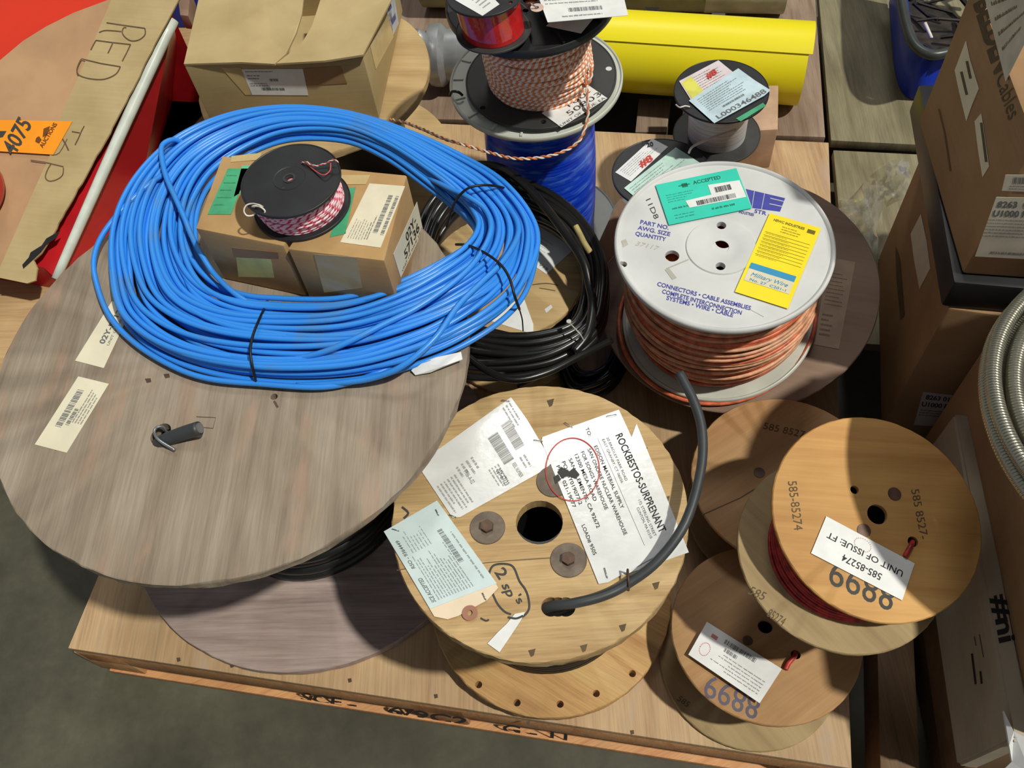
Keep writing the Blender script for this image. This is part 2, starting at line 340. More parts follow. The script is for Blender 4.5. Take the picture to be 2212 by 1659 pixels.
# ---------------------------------------------------------------- printing
_tc={}
def glyphs(s,bold=0,shear=0):
    k=(s,bold,shear)
    if k in _tc: return _tc[k]
    cu=bpy.data.curves.new('t','FONT'); cu.body=s; cu.size=1; cu.offset=bold; cu.shear=shear; cu.resolution_u=3
    o=bpy.data.objects.new('t',cu); COL.objects.link(o); bpy.context.view_layer.update()
    me=bpy.data.meshes.new_from_object(o.evaluated_get(bpy.context.evaluated_depsgraph_get()))
    V=np.array([v.co[:2] for v in me.vertices]) if len(me.vertices) else np.zeros((0,2)); Fc=[list(p.vertices) for p in me.polygons]
    bpy.data.objects.remove(o); bpy.data.meshes.remove(me); bpy.data.curves.remove(cu)
    if len(V): V[:,0]-=V[:,0].min(); V[:,0]/=max(V[:,0].max(),1e-6); V[:,1]/=.70
    _tc[k]=(V,Fc); return _tc[k]
class Ink:
    """collects flat marks in photo coordinates and lays them on a plane"""
    def __init__(s,pl,h=.0004): s.pl=lift(pl,h); s.V=[];s.F=[];s.st=[]
    def poly(s,pts): 
        k=len(s.V); s.st.append((k,len(s.F))); s.V+=[onp(x,y,s.pl) for x,y in pts]; s.F.append(list(range(k,k+len(pts))))
    def text(s,body,p0,p1,h,bold=0,shear=0,upv=None):
        V,Fc=glyphs(body,bold,shear); p0,p1=np.array(p0,float),np.array(p1,float); d=p1-p0; u=np.array(upv,float) if upv is not None else nrm(np.array([d[1],-d[0]]))*h
        k=len(s.V); s.st.append((k,len(s.F))); s.V+=[onp(*(p0+d*a+u*b),s.pl) for a,b in V]; s.F+=[[k+i for i in f] for f in Fc]
    def line(s,pts,w,sm=0):
        p=cr([(*q,0) for q in pts],sm)[:,:2] if sm else np.array(pts,float)
        T=np.gradient(p,axis=0) if len(p)>2 else np.array([p[1]-p[0]]*2); N=np.stack([-T[:,1],T[:,0]],1); N/=np.linalg.norm(N,axis=1)[:,None]+1e-9
        k=len(s.V); s.st.append((k,len(s.F)))
        for q,n in zip(p,N): s.V.append(onp(*(q+n*w/2),s.pl)); s.V.append(onp(*(q-n*w/2),s.pl))
        s.F+=[[k+2*i,k+2*i+1,k+2*i+3,k+2*i+2] for i in range(len(p)-1)]
    def done(s,name,mat,par):
        one={'nail_marks':'nail_mark','nail_heads':'nail_head','bolt_marks':'bolt_mark','stencil_lettering':'stencil_word','blue_lettering':'printed_line','stencil_numbers':'stencil_number','small_print':'small_print','logo_gaps':'logo_line','scuffs':'scuff','pencil_marks':'pencil_mark','lettering':'printed_word','dark_smudge':'dark_smudge'}.get(name)
        if one:
            e=s.st+[(len(s.V),len(s.F))]
            for (a,b),(c,d) in zip(e,e[1:]): o=mesh(one,s.V[a:c],[[i-a for i in f] for f in s.F[b:d]],mat,par)
            return o
        o=mesh(name,s.V,s.F,mat,par); bm=bmesh.new(); bm.from_mesh(o.data)
        bm.to_mesh(o.data); bm.free(); return o
class Lab:
    """a paper label given by its corners (top-left, top-right, bottom-right, bottom-left as read)"""
    def __init__(s,q,pl,mat,par,name='paper_label',h=.0008,th=.0004,label=None,curl=0,poly=None):
        s.q=[np.array(x,float) for x in q]; s.pl=lift(pl,h); s.par=par; n=pl[1]; N=8
        G=[[s.w(i/N,j/N) for i in range(N+1)] for j in range(N+1)]
        if poly is None:
            rs=np.random.RandomState(3); V=[]
            for j in range(N+1):
                for i in range(N+1): V.append(G[j][i]+n*0)
            V+= [v-n*th for v in V[:]]; m=(N+1)**2
            Fc=[[j*(N+1)+i,(j+1)*(N+1)+i,(j+1)*(N+1)+i+1,j*(N+1)+i+1] for j in range(N) for i in range(N)]
            Fc+=[[m+a for a in f[::-1]] for f in Fc[:]]
            bd=[i for i in range(N+1)]+[j*(N+1)+N for j in range(1,N+1)]+[N*(N+1)+i for i in range(N-1,-1,-1)]+[j*(N+1) for j in range(N-1,0,-1)]
            Fc+=[[bd[k],bd[(k+1)%len(bd)],m+bd[(k+1)%len(bd)],m+bd[k]] for k in range(len(bd))]
            s.o=mesh(name,V,Fc,mat,par,label=label)
        else:
            s.o=prism(name,[s.w(u,v) for u,v in poly],-n*th,mat,par,label=label)
    def px(s,u,v): a,b,c,d=s.q; return (a*(1-u)+b*u)*(1-v)+(d*(1-u)+c*u)*v
    def w(s,u,v): return onp(*s.px(u,v),s.pl)
    def ink(s): return LI(s)
class LI(Ink):
    def __init__(s,lab): s.L=lab; s.pl=lift(lab.pl,.0003); s.V=[];s.F=[]
    def p(s,u,v): return onp(*s.L.px(u,v),s.pl)
    def t(s,body,u0,v0,u1,h,v1=None,bold=0,shear=0):
        V,Fc=glyphs(body,bold,shear); v1=v0 if v1 is None else v1; k=len(s.V)
        s.V+=[s.p(u0+(u1-u0)*a,v0+(v1-v0)*a-h*b) for a,b in V]; s.F+=[[k+i for i in f] for f in Fc]; return s
    def tv(s,body,u0,v0,v1,h,bold=0):
        """text whose baseline runs down the label"""
        V,Fc=glyphs(body,bold); k=len(s.V); s.V+=[s.p(u0+h*b,v0+(v1-v0)*a) for a,b in V]; s.F+=[[k+i for i in f] for f in Fc]; return s
    def rect(s,u0,v0,u1,v1):
        k=len(s.V); s.V+=[s.p(u0,v0),s.p(u0,v1),s.p(u1,v1),s.p(u1,v0)]; s.F.append([k,k+1,k+2,k+3]); return s
    def rows(s,u0,v0,u1,v1,n,fill=.5,seed=1):
        rs=random.Random(seed); hh=(v1-v0)/n
        for i in range(n):
            u=u0; end=u0+(u1-u0)*rs.uniform(.6,1)
            while u<end:
                L=rs.uniform(.02,.07); e=min(u+L,end)
                # words as little runs of strokes
                x=u
                while x<e: s.rect(x,v0+i*hh+hh*(.2+.15*rs.random()),x+.005,v0+i*hh+hh*(.2+fill)); x+=.009
                u=e+.014
        return s
    def bars(s,u0,v0,u1,v1,n=30,seed=3,vert=False):
        rs=random.Random(seed); x=0; L=(v1-v0) if vert else (u1-u0); st=L/n
        for i in range(n):
            w=st*rs.choice([.3,.5,.7])
            if vert: s.rect(u0,v0+x,u1,v0+x+w)
            else: s.rect(u0+x,v0,u0+x+w,v1)
            x+=st
        return s
D=.15
Z=np.array([0,0,1.])

# ================================================================ SETTING
fl=mesh('floor',[(-4,-1.5,0),(4,-1.5,0),(4,6,0),(-4,6,0)],[[0,1,2,3]],MCON,loc=(0,0,0)); fl['kind']='structure'
wb=mesh('wall_back',[(-4,6,0),(4,6,0),(4,6,4),(-4,6,4)],[[0,1,2,3]],plain('wall_grey',(120,118,110),.8)); wb['kind']='structure'
def A(x,y,z): return at(x,y,z)
def AS(L): return [at(*p) for p in L]
# ---------------------------------------------------------------- plywood pallet
FL,FR,BR=at(147,1400,D),at(1840,1660,D),at(1790,308,D); BL=FL+(BR-FR)
dx=nrm(FR-FL); dy=nrm(BR-FR)
t=thing('pallet','plywood topped wooden pallet carrying the big cable reels, stencilled on its front edge','pallet',(0,.8,0))
ply=box('deck_sheet',[FL,FR,BR,BL],D-.016,D,W_DECK,t,bev=.001)
for k,f in enumerate((.03,.5,.97)):
    a=FL+(FR-FL)*f; bb=a+(BL-FL); wv=dx*.045
    box('stringer',[a-wv,a+wv,bb+wv,bb-wv],.018,D-.018-.012,W_EDGE,t,bev=.002)
for f in (.035,.27,.5,.73,.965):
    a=FL+(BL-FL)*f; bb=a+(FR-FL); wv=dy*.05
    box('bottom_board',[a-wv+dx*.01,bb-wv-dx*.01,bb+wv-dx*.01,a+wv+dx*.01],0.0,.017,W_EDGE,t,bev=.002)
a=FL+dy*.0; box('front_board',[a+dx*.0,FR,FR+dy*.022,a+dy*.022],.075,D-.0165,W_EDGE,t,bev=.001)
pf=(FL,nrm(np.cross(dx,Z))); 
k=Ink(PL(FL-pf[1]*0,pf[1] if pf[1][1]<0 else -pf[1]),.0005)
for s,a_,b_ in (('SCE -',(650,1512),(770,1530)),('6/9C2',(838,1541),(1010,1568)),('G - 11',(1085,1580),(1225,1602))): k.text(s,a_,b_,17,bold=.02,upv=(1,-16))
k.done('stencil_lettering',plain('stencil_ink',(58,50,50),.7),t)
k=Ink(PL(at(147,1400,D)),.0006)
for x,y in ((755,1470),(941,1504),(1140,1562),(1365,1582),(385,1425),(500,1438),(1700,1505)): k.poly([(x-4,y-4),(x+4,y-5),(x+5,y+3),(x-2,y+5)])
k.done('nail_heads',STEELD,t)
# ---------------------------------------------------------------- left pallet
LP=at(50,1142,D); lx=nrm(at(120,1152,D)-at(-200,1100,D))
t=thing('pallet','wooden pallet with pale orange edge, left of the plywood topped one','pallet',(-1.4,1.2,0))
q0=FL+dy*.39-dx*.015; q0=np.array([q0[0],q0[1],0]); q1=LP-nrm(dx)*1.0
E0=q0; E1=np.array([*(E0-dx*1.1)[:2],0])
box('deck_sheet',[E1,E0,E0+dy*1.9,E1+dy*1.9],D-.018,D-.0005,W_DECKL,t,bev=.001)
for f in (.06,1.0):
    a=E0-dx*f; box('stringer',[a-dx*.08,a,a+dy*1.88,a-dx*.08+dy*1.88],.0,D-.019,W_EDGE,t,bev=.002)
# ---------------------------------------------------------------- weathered boards behind and right
def board(px,mat,label,z=D,th=.022,name='deck_board',grp='weathered deck boards'):
    c=[at(x,y,z) for x,y in px]; o=box(name,c,z-th,z,mat,bev=.002); tag(o,label,'board',grp); return o
board([(1560,-60),(1757,-60),(1783,296),(1600,290)],W_OLD2,'brown weathered board under the end of the yellow tube')
board([(1764,-60),(2120,-60),(2130,320),(1795,303)],W_OLD,'grey weathered board with a dark shadow, right of the yellow tube')
board([(1800,324),(2120,340),(2110,760),(1838,740)],W_OLD,'grey weathered board ending under the clear plastic wrap')
board([(830,-60),(1180,-60),(1200,262),(880,256)],W_OLD2,'board behind the flat wooden disc and the metal coupling')
board([(1195,-60),(1525,-60),(1560,180),(1215,180)],W_OLD2,'board beneath the far end of the yellow tube')
t=thing('pallet_block','short pale wood block standing in the dark slot behind the plywood','block',at(1410,260,0)); V=[at(1380,212,D-.03),at(1450,212,D-.03),at(1440,285,D-.03),at(1372,285,D-.03)]
box('block',V,.02,D-.03,W_OLD2,t)
# lumber right of the pallet
o=box('lumber',AS([(1893,1330,.09),(1972,1330,.09),(1994,1800,.09),(1905,1800,.09)]),0,.09,W_DARK); tag(o,'brown timber lying along the right side of the plywood pallet','timber','timbers beside the pallet')
o=box('lumber',[np.array(q_) for q_ in ((.549,-.04),(.572,-.045),(.684,.643),(.661,.648))],0,.1,W_DARK); tag(o,'brown timber next to the long grey white carton','timber','timbers beside the pallet')

# ================================================================ REELS
def hexbolt(par,p,n,r=.009,h=.007):
    a,b=frame(n); V=[];Fc=[]
    for s in (0,h):
        for i in range(6): tt=math.pi/3*i+.3; V.append(p+nrm(n)*s+r*(a*math.cos(tt)+b*math.sin(tt)))
    Fc=[[i,(i+1)%6,6+(i+1)%6,6+i] for i in range(6)]+[[5,4,3,2,1,0],[6,7,8,9,10,11]]
    return mesh('bolt',V,Fc,STEELD,par)
def washer(par,x,y,pl,r=.024,bolt=True):
    p=onp(x,y,pl); V,Fc=cyl_VF(p+pl[1]*.0003,pl[1],r,.0016,40,r*.97); o=mesh('washer',V,Fc,STEEL,par); autosmooth(o); ORG[o.name]=ORG[par.name]
    if bolt: hexbolt(o,p+pl[1]*.0018,pl[1])
def nail(par,x,y,pl,r=.0055,mat=None):
    p=onp(x,y,pl); V,Fc=cyl_VF(p+pl[1]*.0002,pl[1],r,.0008,20); autosmooth(mesh('nail_plug',V,Fc,mat or STEELD,par))
def staple(par,x0,y0,x1,y1,pl,h=.0025):
    a,b=onp(x0,y0,pl),onp(x1,y1,pl); n=pl[1]; tube('staple',[a,a+n*h,b+n*h,b],.0006,WIREM,par,seg=5,smooth=0)

# --- big weathered reel
BC=np.array([-.388,.758,.600]); pb=PL(BC); BB=np.array([-.384,.760,D+.020])
t=thing('cable_reel','largest reel, weathered pinkish plywood flanges, under the blue cable coil','cable reel',(*BB[:2],D))
disc('top_flange',pb,.341,.016,W_BIG,t,hole=.030,rag=.0016,holes=[(onp(347,942,pb),.014),(onp(352,930,pb),.011),(onp(592,857,pb),.005)])
disc('bottom_flange',PL(BB),.341,.019,W_BIG2,t,hole=.03,rag=.001)
drum('core',BB,BC-Z*.016,.168,BCAB,t)
tubes('wound_cable',drum_rings(BB,BC-Z*.017,.175,.0105,18,jit=.35,tilt=.002),.0112,BCAB,t,seg=10)
l=Lab([(162,779),(242,650),(285,665),(224,795)],pb,PAPERC,t); l.ink().t('02Y-57123',.35,.62,.98,.2,bold=.03).t('UNIT OF ISSUE: FT',.35,.82,.98,.1).done('printing',INKG,l.o)
l=Lab([(75,960),(169,813),(235,829),(144,978)],pb,PAPERC,t)
l.ink().rows(.4,.6,.95,.95,4,seed=5).bars(.3,.22,.85,.42,26).bars(.35,.48,.6,.6,12).done('printing',INKG,l.o)
tube('cable_end',AS([(330,975,.575),(350,955,.598),(390,938,.612),(430,925,.622)]),.0095,BCAB2,t,seg=16)
p=at(430,925,.622); dd=nrm(at(430,925,.622)-at(390,938,.612)); V,Fc=cyl_VF(p-dd*.001,dd,.0072,.003,20); mesh('cable_strands',V,Fc,WIREM,t)
tube('wire_hook',AS([(362,935,.595),(350,922,.606),(337,925,.61),(334,936,.611),(345,952,.612),(378,972,.607)]),.0021,WIREM,t)
k=Ink(pb,.0006)
for x,y in ((360,812),(320,822)): k.poly([(x-7,y-4),(x+5,y-5),(x+7,y+3),(x-3,y+5)])
k.line([(424,900),(466,902),(460,925),(425,922)],1.5); k.line([(592,866),(600,880)],5)
k.done('bolt_marks',STEELD,t)

# --- yellow pine reel
RC=np.array([.009,.486,.505]); pr=PL(RC); RB=np.array([.0089,.481,D+.0395])
t=thing('cable_reel','yellow pine reel at the front with large white shipping tags stapled on top','cable reel',(*RB[:2],D))
disc('top_flange',pr,.200,.020,W_ROCK,t,hole=.001,rag=.0014,holes=[(onp(1165,1128,pr),.0315),(onp(1190,1311,pr),.0125),(onp(1205,1311,pr),.0125),(onp(1222,1311,pr),.0125)])
disc('bottom_flange',PL(RB),.1972,.018,W_ROCKB,t,hole=.03,rag=.001,holes=[(onp(x,y,PL(RB)),.0055) for x,y in ((1034,1479),(1117,1518),(1210,1521),(1288,1498),(1366,1455))])
tubes('wound_cable',drum_rings(RB,RC-Z*.02,.128,.006,25,jit=.3,tilt=.002),.0064,BCAB,t,seg=8)
disc('core',PL(RC-Z*.0215),.125,.28,BCAB,t,hole=.034)  # core coloured black so the flange holes read as deep shade
washer(t,1053,1140,pr); washer(t,1228,1210,pr); washer(t,1196,1040,pr,bolt=False)
k=Ink(pr,.0005)
k.line([(1035,1217),(1100,1211),(1190,1205)],1.6); k.line([(857,1232),(880,1228)],1.8)
for x,y in ((1150,1410),(1262,1400),(1190,870),(1418,1265),(1346,1356),(1440,1080),(1392,975)): k.poly([(x-9,y-5),(x+7,y-9),(x+3,y+6),(x-3,y+9)])
k.done('nail_marks',INKDB,t)
k=Ink(pr,.0006)
lp=[(1056,1246),(1058,1234),(1067,1221),(1090,1218),(1109,1225),(1122,1255),(1134,1272),(1141,1290),(1143,1314),(1132,1330),(1115,1336),(1098,1333)]
k.line(lp,4.5,6); k.line([(1056,1246),(1062,1275),(1074,1303),(1090,1321),(1104,1327)],4.5,6)
k.text('2',(1068,1236),(1079,1253),24,bold=.02); k.text('sp',(1083,1264),(1098,1292),20,bold=.02,shear=.2); k.text("'s",(1110,1291),(1120,1306),17,bold=.02)
if 0: k.line([(1073,1246),(1070,1237),(1076,1230),(1088,1232),(1096,1241),(1088,1249),(1078,1248),(1079,1238),(1084,1254),(1078,1256)],3.4,6)
if 0: k.line([(1083,1265),(1094,1260),(1089,1272),(1100,1268),(1094,1280),(1084,1280)],3,5); k.line([(1092,1287),(1120,1281)],3.4); k.line([(1106,1285),(1112,1275),(1122,1280),(1114,1290),(1104,1288)],3.2,5); k.line([(1120,1295),(1128,1292)],3); k.line([(1116,1306),(1134,1300),(1118,1302),(1124,1309)],2.6,3)
k.done('handwriting',INKM,t)
k=Ink(pr,.0006); k.line([(868,1095),(882,1108),(872,1120)],5,3); k.done('pen_stroke',INKM,t); k=Ink(pr,.0006); k.line([(1038,1335),(1050,1341),(1056,1338)],4,3); k.done('pen_stroke',INKM,t)
l=Lab([(1108,855),(1196,1003),(984,1128),(899,1005)],pr,PAPERG,t,'shipping_tag',h=.0015,label='white shipping tag in a clear sleeve',poly=[(.0,.02),(.35,0),(.97,.0),(1,.1),(.97,.94),(.92,1),(.06,.99),(0,.93)])
i=l.ink(); i.bars(.26,.27,.68,.37,44).bars(.22,.13,.60,.22,40,seed=8).rows(.05,.04,.42,.14,3).rows(.7,.16,.95,.24,2,seed=3).rows(.62,.40,.95,.52,4,seed=9).t('REEL NUMBER',.72,.31,.93,.035).rows(.35,.55,.6,.75,4,seed=4).rows(.42,.76,.92,.97,6,seed=6)
i.t('7786-A-02',.45,.70,.66,.04).t('02Y-57123',.68,.46,.92,.045,bold=.02); i.done('printing',INKG,l.o)
for s in ((1084,866,1100,868),(1153,952,1172,955),(901,1000,914,1006),(971,1113,985,1118)): staple(l.o,*s,lift(pr,.0012))
l2=Lab([(1375,915),(1488,1193),(1345,1243),(1300,1120)],pr,PAPERG,t,'shipping_tag',h=.0008,label='white tag mostly under the printed one')
l=Lab([(1334,879),(1470,1172),(1297,1271),(1167,946)],pr,PAPERG,t,'shipping_tag',h=.0022,label='largest white tag, printed in black',poly=[(.02,0),(.05,.0),(.97,0),(1,.05),(.99,.9),(.97,1),(.02,1),(0,.97)])
i=l.ink(); i.t('ROCKBESTOS-SURPRENANT',.17,.165,.88,.085,bold=.015)
i.t('20 BRADLEY PARK ROAD',.16,.275,.47,.03).t('EAST GRANBY, CT 06026',.16,.33,.47,.03).t('172 STERLING STREET',.62,.235,.88,.03).t('CLINTON, MA 01510',.66,.285,.88,.03)
i.rect(.14,.37,.9,.373)
for s,v,u0,u1 in (('TO:',.46,.05,.11),('EDISON MATERIAL SUPPLY',.45,.18,.62),('SAN ONOFRE NUCLEAR WAREHOUSE',.535,.18,.78),('FOR SONGS WAREHOUSE',.62,.18,.58),('12300 MESA ROAD',.70,.18,.50),('SAN CLEMENTE, CA 92672',.785,.19,.66),('PO# 6Y019077-2',.87,.19,.48),('P/N# 021-19077',.95,.20,.48),('LOAD# 9505',.935,.60,.80)): i.t(s,u0,v,u1,.042,bold=.012)
i.done('printing',INK,l.o)
k=Ink(lift(pr,.0032)); k.line([(1237+58*math.cos(a),1014+68*math.sin(a)) for a in np.linspace(0,6.3,50)],2.2); k.done('red_ring',INKR,l.o)
k=Ink(lift(pr,.0031)); k.poly([(1212,1008),(1230,1018),(1240,1010),(1252,1025),(1244,1034),(1228,1028),(1215,1032),(1204,1020)]); k.poly([(1196,1030),(1206,1024),(1212,1036),(1200,1045)]); k.done('dark_smudge',INKM,l.o)
for s in ((1310,901,1331,897),(1306,1228,1312,1249),(1220,914,1236,924)): staple(l.o,*s,lift(pr,.002))
k=Ink(pr); l=Lab([(950,1352),(829,1148),(944,1081),(1086,1278)],pr,PAPERM,t,'manila_tag',h=.0022,label='manila tag with a pale blue form',poly=[(0.02,.14),(.0,.3),(.0,.75),(.05,.98),(.18,1),(1,1),(1,0),(.1,0)])
f=Lab([(929,1315),(829,1148),(944,1081),(1073,1260)],lift(pr,.0026),PAPERB,l.o,'form',h=.0003)
i=f.ink(); i.t('SCE ACCEPTED',.05,.13,.36,.06,bold=.02,shear=.2).t('RSO - 9364449',.48,.13,.84,.055,bold=.02,shear=.2)
i.rows(.06,.16,.62,.72,13,seed=2,fill=.42).rows(.64,.2,.9,.56,7,seed=12,fill=.35).bars(.34,.72,.74,.80,30).rows(.1,.86,.9,.92,1,seed=3); i.done('printing',INKG,f.o)
p=onp(1015,1324,lift(pr,.003)); V,Fc=lathe_VF(p,Z,[(.0035,0),(.010,0),(.010,.0005),(.0035,.0005)],24); mesh('reinforcing_ring',V,Fc,plain('brown_ring',(170,120,96),.6),l.o)
for s in ((942,1102,948,1114),(848,1144,862,1148),(1043,1282,1050,1296)): staple(l.o,*s,lift(pr,.0026))
V=[onp(x,y,lift(pr,.002)) for x,y in ((1134,1322),(1112,1326),(1094,1348),(1075,1366),(1053,1390),(1079,1409),(1100,1378),(1124,1342))]
prism('torn_paper_scrap',V,-Z*.001,PAPER,t)
k=Ink(lift(pr,.0022)); k.line([(1098,1333),(1115,1336),(1130,1330)],4.5,4); k.done('marker_stroke',INKM,t)
tube('cable_tail',AS([(1172,1316,.487),(1190,1310,.501),(1240,1303,.512),(1300,1288,.513),(1352,1263,.514),(1420,1212,.525),(1480,1130,.54),(1513,1020,.55),(1517,935,.56),(1500,870,.57),(1467,806,.58)]),.0066,BCAB2,t,seg=12,label='dark grey cable end curving up off the flange')
a=at(1355,1240,.507); b=at(1358,1275,.505); tube('cable_staple',[b,b+Z*.017,a+Z*.017,a],.0015,STEELD,t,seg=6,smooth=0)

# --- birch reels on the right
def birch(name,label,C,n,B,nb,r,loc,mat,matb,th=.007,hole=.010,wr=.07,holes=(),wmat=None):
    t=thing('cable_reel',label,'cable reel',loc,'birch ply reels on the right')
    pt=PL(C,n); pbm=PL(B,nb)
    disc('top_flange',pt,r,th,mat,t,hole=.001,holes=holes,rag=.0004); disc('bottom_flange',pbm,r,th,matb,t,hole=.01,rag=.0004)
    a_=np.array(B); b_=np.array(C)-nrm(n)*th
    rs=drum_rings(a_,b_,wr,.0022,max(4,int(np.linalg.norm(b_-a_)/.004)),jit=.5,tilt=.001,nn=(nb,n))
    tubes('wound_wire',rs,.0024,wmat,t,seg=6); disc('core',PL(b_-nrm(n)*.002,np.array(n)+np.array(nb)),wr-.006,np.linalg.norm(b_-a_)-.004,BCAB,t,hole=.016)
    return t,pt,pbm
RW2=plain('red_wire',(198,60,58),.4,var=.3,sc=80)
Ca=np.array([.452,.417,.481]); na=(.102,-.176,.979); pa=PL(Ca,na)
ta,_,pa2=birch('a','top reel on the right, warm birch flange half in shadow, numbers 8899 upside down',Ca,na,(.411,.397,.424),(.03,-.06,1),.140,(.43,.40,.417),W_585,W_585C,holes=[(onp(1895,1111,pa),.0135),(onp(1846,1058,pa),.0058),(onp(1972,1170,pa),.007)],wr=.098,wmat=RW2)
nail(ta,1932,1067,pa,.009); nail(ta,1866,1146,pa,.009)
k=Ink(pa,.0004); k.text('585-85274',(1702,1040),(1716,1146),18,upv=(19,-2)); k.text('585 8527-',(1968,1058),(1989,1165),15,upv=(17,-3)); k.done('stencil_numbers',INKDB,ta)
k=Ink(pa,.0005); k.text('8899',(1938,1268),(1800,1205),54,upv=(-12,56)); k.done('handwritten_number',INKM,ta)
l=Lab([(1949,1297),(1752,1195),(1785,1115),(1976,1217)],pa,PAPER,ta,h=.002,label='white typed label, upside down')
l.ink().t('585-85274',.27,.36,.70,.17,bold=.01).t('UNIT OF ISSUE: FT',.08,.68,.92,.15,bold=.01).done('printing',INK,l.o)
i=l.ink(); 
for a in range(24): u,v=.55+.09*math.cos(a*.27),.78+.15*math.sin(a*.27); i.rect(u,v,u+.01,v+.02)
i.done('pink_stamp',plain('pink_stamp_ink',(226,170,166),.6),l.o)
tube('wire_end',[onp(1972,1170,lift(pa,-.004)),onp(1968,1178,lift(pa,.004)),onp(1960,1192,lift(pa,.004)),onp(1955,1202,lift(pa,.003))],.0032,RW2,ta)
k=Ink(pa2,.0004); k.text('585',(1615,1282),(1648,1297),15,upv=(10,-16)); k.text('85274',(1655,1330),(1690,1352),14,upv=(10,-16)); k.done('stencil_numbers',INKDB,ta)
Cb=np.array([.320,.350,.255]); nb=(.006,.10,.995); pbb=PL(Cb,nb)
tb,_,pb2=birch('b','lower birch reel at the front right with a white tag lifting off its top',Cb,nb,(.305,.337,D+.009),(0,0,1),.1400,(.305,.337,D),W_585B,W_585C,holes=[(onp(1653,1353,pbb),.011),(onp(1719,1414,pbb),.007)],wr=.09,wmat=RW2)
nail(tb,1615,1384,pbb,.0075)
k=Ink(pbb,.0005); k.text('8899',(1645,1510),(1530,1455),46,upv=(-12,48)); k.done('handwritten_number',plain('faded_blue_marker',(96,92,110),.7),tb)
k=Ink(pb2,.0004); k.text('585',(1462,1512),(1484,1528),12,upv=(8,-10)); k.done('stencil_numbers',INKDB,tb)
l=Lab([(1641,1519),(1487,1414),(1527,1343),(1689,1445)],pbb,PAPER,tb,'paper_tag',h=.010,label='white barcode tag, upside down')
l.ink().bars(.30,.76,.72,.88,30,vert=False).rows(.08,.12,.75,.55,5,seed=4,fill=.35).bars(.5,.58,.68,.68,12).done('printing',INKG,l.o)
i=l.ink(); 
for a in range(24): u,v=.86+.06*math.cos(a*.27),.35+.17*math.sin(a*.27); i.rect(u,v,u+.012,v+.02)
i.rect(.80,.72,.88,.82); i.done('red_stamp',plain('red_stamp_ink',(214,130,124),.6),l.o)
tube('wire_end',[onp(1719,1410,lift(pbb,-.004)),onp(1716,1418,lift(pbb,.005)),onp(1704,1432,lift(pbb,.005)),onp(1697,1446,lift(pbb,.004))],.0036,RW2,tb)
Cc=np.array([.408,.570,.300]); pc=PL(Cc)
tc_,_,_=birch('c','dark birch reel behind, under the warm birch one, in shade',Cc,(0,0,1),(.408,.570,.186),(0,0,1),.1475,(.408,.570,.179),W_585B,W_585C,wr=.09,wmat=RW2)
nail(tc_,1640,1021,pc,.009)
k=Ink(pc,.0004); k.text('585 85274',(1648,926),(1748,948),13,upv=(4,-14)); k.line([(1517,1112),(1600,1075),(1660,1038)],2.2); k.done('stencil_numbers',INKDB,tc_)

# --- dark hardboard reel under the white spool
nu=nrm((-.149,-.096,.984)); UC=np.array([.43,.959,.298]); pu=PL(UC,nu)
t=thing('cable_reel','wide dull brown reel lying tilted beneath the white plastic spool','cable reel',(.445,.97,D))
disc('top_flange',pu,.250,.006,W_HARD,t,hole=.02,rag=.0005); UB=UC-nu*.112; 
disc('bottom_flange',PL(UB,nu),.17,.006,W_HARD,t,hole=.02)
drum('wound_cable',UB,UC-nu*.007,.14,BCAB,t)
l=Lab([(1790,556),(1848,566),(1812,754),(1758,744)],pu,plain('aged_paper',(176,150,128),.7),t,label='brown aged paper label')
l.ink().rows(.12,.15,.85,.55,9,seed=3,fill=.3).rows(.12,.62,.6,.9,5,seed=5).done('printing',INKDB,l.o)
V=[at(1340,428,.42),at(1318,470,.42),at(1290,530,.41),at(1266,590,.40),at(1260,614,.40),at(1276,608,.39),at(1310,575,.37),at(1345,530,.34),at(1360,450,.38)]
o=prism('cardboard_offcut',V,-Z*.004,W_HARD); tag(o,'pointed brown board offcut sticking out left of the white spool','offcut')

# --- white plastic spool
WC=np.array([.361,.880,.528]); nw=nrm((0.0,-.03,1)); pw=PL(WC,nw); WBn=nrm((-.149,-.096,.984)); WB=np.array([.384,.903,.2995])
t=thing('wire_spool','large white plastic spool of orange wire with green and yellow cards on top','wire spool',(.386,.905,.29))
disc('top_flange',pw,.170,.008,WHT,t,hole=.0125,rim=(.004,.008),holes=[(onp(1452,553,pw),.011),(onp(1347,571,pw),.0055),(onp(1558,489,pw),.0075),(onp(1556,577,pw),.0075)])
p=onp(1557,534,pw); V,Fc=lathe_VF(p,nw,[(.0125,0),(.0125,.0012),(.028,.0012),(.030,.0022),(.053,.0022),(.0545,0)],64); 
hb=mesh('hub_plate',V,[f[::-1] for f in Fc],WHT,t); autosmooth(hb); [cut(hb,onp(*q,pw),nw,.0075,.02) for q in ((1558,489),(1556,577))]
disc('bottom_flange',PL(WB,WBn),.170,.006,WHTG,t,hole=.0125,rim=(.003,.006))
rr=lambda f: .128+.018*math.sin(math.pi*(1-f))+.012*(1-f)
cA=WB+WBn*.001; cB=WC-nw*.009
tubes('wound_wire',drum_rings(cA,cB,.14,.0034,36,jit=.7,tilt=.003,rbulge=rr,nn=(WBn,nw)),.0036,ORANGEW,t,seg=8)
tubes('outer_turns',drum_rings(cA+(cB-cA)*.1,cA+(cB-cA)*.9,.14,.0036,12,jit=.5,tilt=.006,rbulge=lambda f: rr(f)+.006,nn=(WBn,nw)),.0034,ORANGEP,t,seg=8)
disc('core',PL(cB-nw*.008,WBn+nw),.128,.19,ORANGEW,t,hole=.05)
a_,b_=frame(WBn); tt=np.linspace(-.15,2*math.pi-.9,60); c0=WB+WBn*-.006
